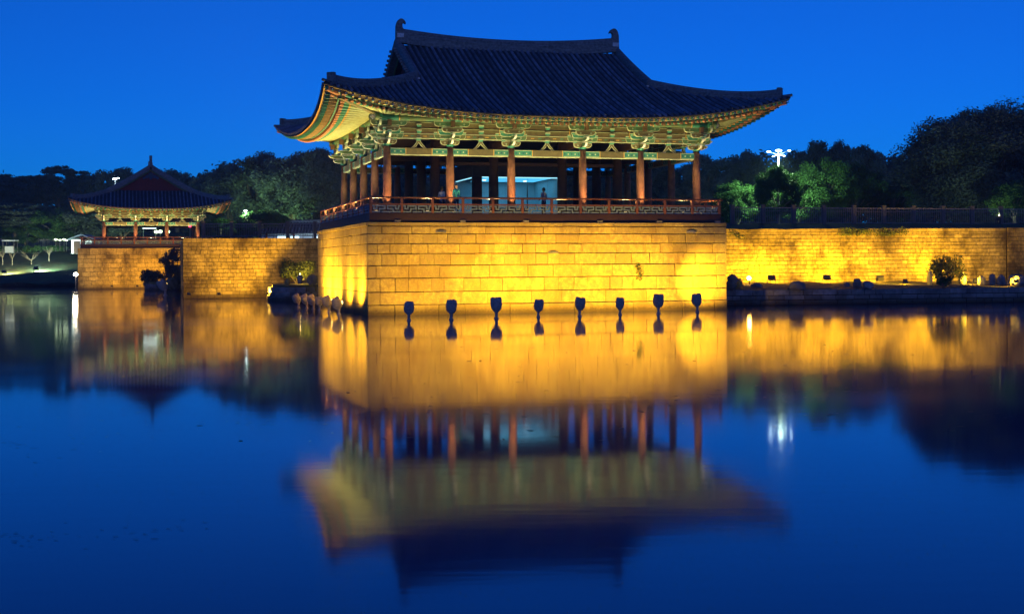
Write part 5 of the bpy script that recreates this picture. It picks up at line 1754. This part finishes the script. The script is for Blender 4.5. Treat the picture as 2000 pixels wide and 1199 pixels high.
# far pavilion
FM = Matrix.Translation(far.location) @ Matrix.Rotation(TH + PI / 2, 4, 'Z')
for i, v in enumerate(lvs):
    uplight(FM @ Vector((lus[0] - .7, v, 5.38)), FM @ Vector((lus[0] - .1, v, 8.5)), 300, (1.0, .56, .22), 'small uplight before the %s column of the far pavilion, counted from the right' % ordn[i], 'uplights of the far pavilion', 60)
for i in range(3):
    v = (lvs[i] + lvs[i + 1]) / 2
    uplight(FM @ Vector((lus[0] - 1.1, v, 5.38)), FM @ Vector((lus[0] - 1.5, v, 9.8)), 950, (1.0, .82, .36), 'wide uplight in the %s bay of the far pavilion, counted from the right' % ordn[i], 'uplights of the far pavilion', 140)
for sv_ in (-6.6, 6.8):
    uplight(FM @ Vector((lus[0] + 1.5, sv_, 5.38)), FM @ Vector((lus[0] - .5, sv_ * 1.25, 10.2)), 750, (1.0, .74, .32), 'uplight at the %s corner of the far pavilion floor' % ('right' if sv_ < 0 else 'left'), 'uplights of the far pavilion', 130)


# ------------------------------------------------------------------ people on the pavilion floor
def person(u, v, label, shirt, hgt=1.66, rz=0.0, mirror=1):
    s_ = hgt / 1.70
    r = empty('person', pal(u, v, 5.5), TH + rz, label, 'person')
    # joints of one continuous body, grown with a skin
    J = {'pel': (0, 0, .93), 'wai': (0, .01, 1.08), 'che': (0, 0, 1.28), 'nec': (0, .01, 1.44), 'hd0': (0, -.01, 1.53),
         'shl': (-.17, 0, 1.38), 'ell': (-.23, .02, 1.10), 'wrl': (-.20, -.10, .88), 'hal': (-.19, -.14, .80),
         'shr': (.17, 0, 1.38), 'elr': (.25, .03, 1.11), 'wrr': (.19, -.18, 1.00), 'har': (.15, -.24, .98),
         'hil': (-.09, 0, .90), 'knl': (-.10, -.02, .50), 'anl': (-.10, .02, .08), 'tol': (-.11, -.13, .03),
         'hir': (.09, 0, .90), 'knr': (.11, -.03, .50), 'anr': (.12, .01, .08), 'tor': (.13, -.14, .03)}
    E_ = [('pel', 'wai'), ('wai', 'che'), ('che', 'nec'), ('nec', 'hd0'), ('che', 'shl'), ('shl', 'ell'), ('ell', 'wrl'), ('wrl', 'hal'), ('che', 'shr'), ('shr', 'elr'), ('elr', 'wrr'), ('wrr', 'har'),
          ('pel', 'hil'), ('hil', 'knl'), ('knl', 'anl'), ('anl', 'tol'), ('pel', 'hir'), ('hir', 'knr'), ('knr', 'anr'), ('anr', 'tor')]
    R_ = {'pel': .125, 'wai': .115, 'che': .13, 'nec': .052, 'hd0': .05, 'shl': .06, 'ell': .043, 'wrl': .03, 'hal': .034, 'shr': .06, 'elr': .043, 'wrr': .03, 'har': .034,
          'hil': .085, 'knl': .06, 'anl': .042, 'tol': .036, 'hir': .085, 'knr': .06, 'anr': .042, 'tor': .036}
    nm = list(J)
    mb = MB()
    # tapered limbs welded into one mesh of the body
    for a, b_ in E_:
        pa, pb = Vector(J[a]), Vector(J[b_])
        mid = (pa + pb) / 2
        mb.tube([pa, mid, pb], [R_[a], (R_[a] + R_[b_]) / 2, R_[b_]], 10, 1 if a in ('hil', 'hir', 'knl', 'knr', 'anl', 'anr') or (a == 'pel' and b_ in ('hil', 'hir')) else (2 if a in ('nec', 'wrl', 'wrr') else 0))
    for a in nm:
        if a in ('tol', 'tor', 'hd0'): continue
        prof = [(.01, -R_[a]), (R_[a] * .75, -R_[a] * .66), (R_[a], 0), (R_[a] * .75, R_[a] * .66), (.01, R_[a])]
        mb.lathe(prof, J[a], 10, 1 if a in ('hil', 'hir', 'knl', 'knr', 'anl', 'anr') else (2 if a in ('hal', 'har', 'wrl', 'wrr', 'nec') else 0))
    # head with nose, and five fingers on each hand
    prof = [(.02, -.12), (.055, -.10), (.075, -.05), (.082, .01), (.078, .06), (.05, .105), (.01, .12)]
    mb.lathe(prof, (0, -.02, 1.60), 12, 2, (.92, 1.1))
    mb.prism([(-.0, -.03), (.022, -.025), (0, .02)], (0, -.108, 1.60), (0, -1, 0), (0, 0, 1), (1, 0, 0), .02, 2)
    for x in (-.077, .077): mb.box((x - .008, -.03, 1.57), (x + .008, .0, 1.62), 2)
    for hnd, dr in (('hal', Vector((0, -.25, -1))), ('har', Vector((-.5, -1, -.1)))):
        c = Vector(J[hnd]); dr = dr.normalized(); sd_ = dr.cross(Vector((1, 0, 0.3))).normalized()
        for k in range(5):
            f0 = c + sd_ * (k - 2) * .014
            ln = (.05, .075, .082, .076, .06)[k]
            mb.tube([f0, f0 + dr * ln * .6, f0 + dr * ln + Vector((0, .012, -.01))], [.009, .0085, .006], 6, 2)
    body = mb.mesh('body', [M[shirt], M['trousers'], M['skin']])
    put('body', body, r, Matrix.Scale(s_, 4))
    hb = MB(); hb.lathe([(.085, -.02), (.092, .03), (.088, .075), (.06, .115), (.01, .135)], (0, 0.006, 1.61), 12, 0, (.95, 1.08)); hb.box((-.07, .03, 1.53), (.07, .085, 1.62))
    put('hair', hb.mesh('hair', M['hair']), r, Matrix.Scale(s_, 4))
    return r


def px_u(px, v):
    k = ((px - 1000) - ROLL * -130) / F
    return (k * (P0.y + v * CU) - P0.x + v * SU) / (CU - k * SU)


person(px_u(891, 1.5), 1.5, 'dark haired person in a teal shirt leaning at the railing right of a front column', 'teal_shirt', 1.62, .4)
person(px_u(1062, 4.6), 4.6, 'person in grey standing in front of the glowing glass room', 'grey_shirt', 1.68, -2.6)
person(px_u(863, 3.4), 3.4, 'person in a pale top standing left of a front column', 'cloth', 1.6, 2.2)

# ------------------------------------------------------------------ scum and leaves afloat
r_ = np.random.default_rng(8)
vs, fs = [], []
def fleck(x, y, a, b_, ang):
    i0 = len(vs); k_ = 6
    for k in range(k_):
        t_ = 2 * PI * k / k_
        q = 1 + r_.uniform(-.3, .3)
        X, Y_ = a * q * math.cos(t_), b_ * q * math.sin(t_)
        vs.append((x + X * math.cos(ang) - Y_ * math.sin(ang), y + X * math.sin(ang) + Y_ * math.cos(ang), 0.006))
    fs.append(tuple(range(i0, i0 + k_)))
for _ in range(260):
    px = r_.uniform(380, 2000); py = 612 + 260 * r_.uniform(0, 1) ** 2.6
    p = at(px, py, z=0)
    if p.y > 69 and 690 < px < 1425: continue
    q_ = 0.35 + 0.65 * p.y / 80
    fleck(p.x, p.y, r_.uniform(.03, .17) * q_, r_.uniform(.02, .08) * q_, r_.uniform(0, 3))
for (px, py, n_, sx, sy) in ((1590, 763, 60, 2.2, .5), (1520, 707, 26, 1.0, .4), (1350, 778, 40, 2.4, .3), (40, 870, 60, 1.4, 1.6), (60, 1048, 40, .8, .25), (300, 1030, 16, .4, .3), (620, 810, 24, 1.0, .4), (960, 660, 30, 3, .5), (1150, 628, 60, 5, .35), (450, 720, 25, 3, .6), (490, 825, 12, .6, .3), (1950, 810, 20, .8, .3)):
    c = at(px, py, z=0)
    for _ in range(n_):
        fleck(c.x + r_.normal() * sx * .6, c.y + r_.normal() * sy, r_.uniform(.02, .11) * (.2 + c.y / 60), r_.uniform(.008, .022) * (.2 + c.y / 60), r_.uniform(-.3, .3))
o = MB().add(vs, fs).build('floating_litter', M['scum'], kind='stuff')

# ------------------------------------------------------------------ evening haze over the pond
hz = bpy.data.materials.new('haze')
hz.use_nodes = True
hn = hz.node_tree
hn.nodes.clear()
ho = hn.nodes.new('ShaderNodeOutputMaterial')
hv = hn.nodes.new('ShaderNodeVolumePrincipled')
hv.inputs['Color'].default_value = (0.66, 0.84, 1.0, 1)
hv.inputs['Density'].default_value = 0.00042
hn.links.new(hv.outputs[0], ho.inputs['Volume'])
MB().box((-960, -120, -2.5), (960, 830, 27)).build('haze', hz, kind='stuff')
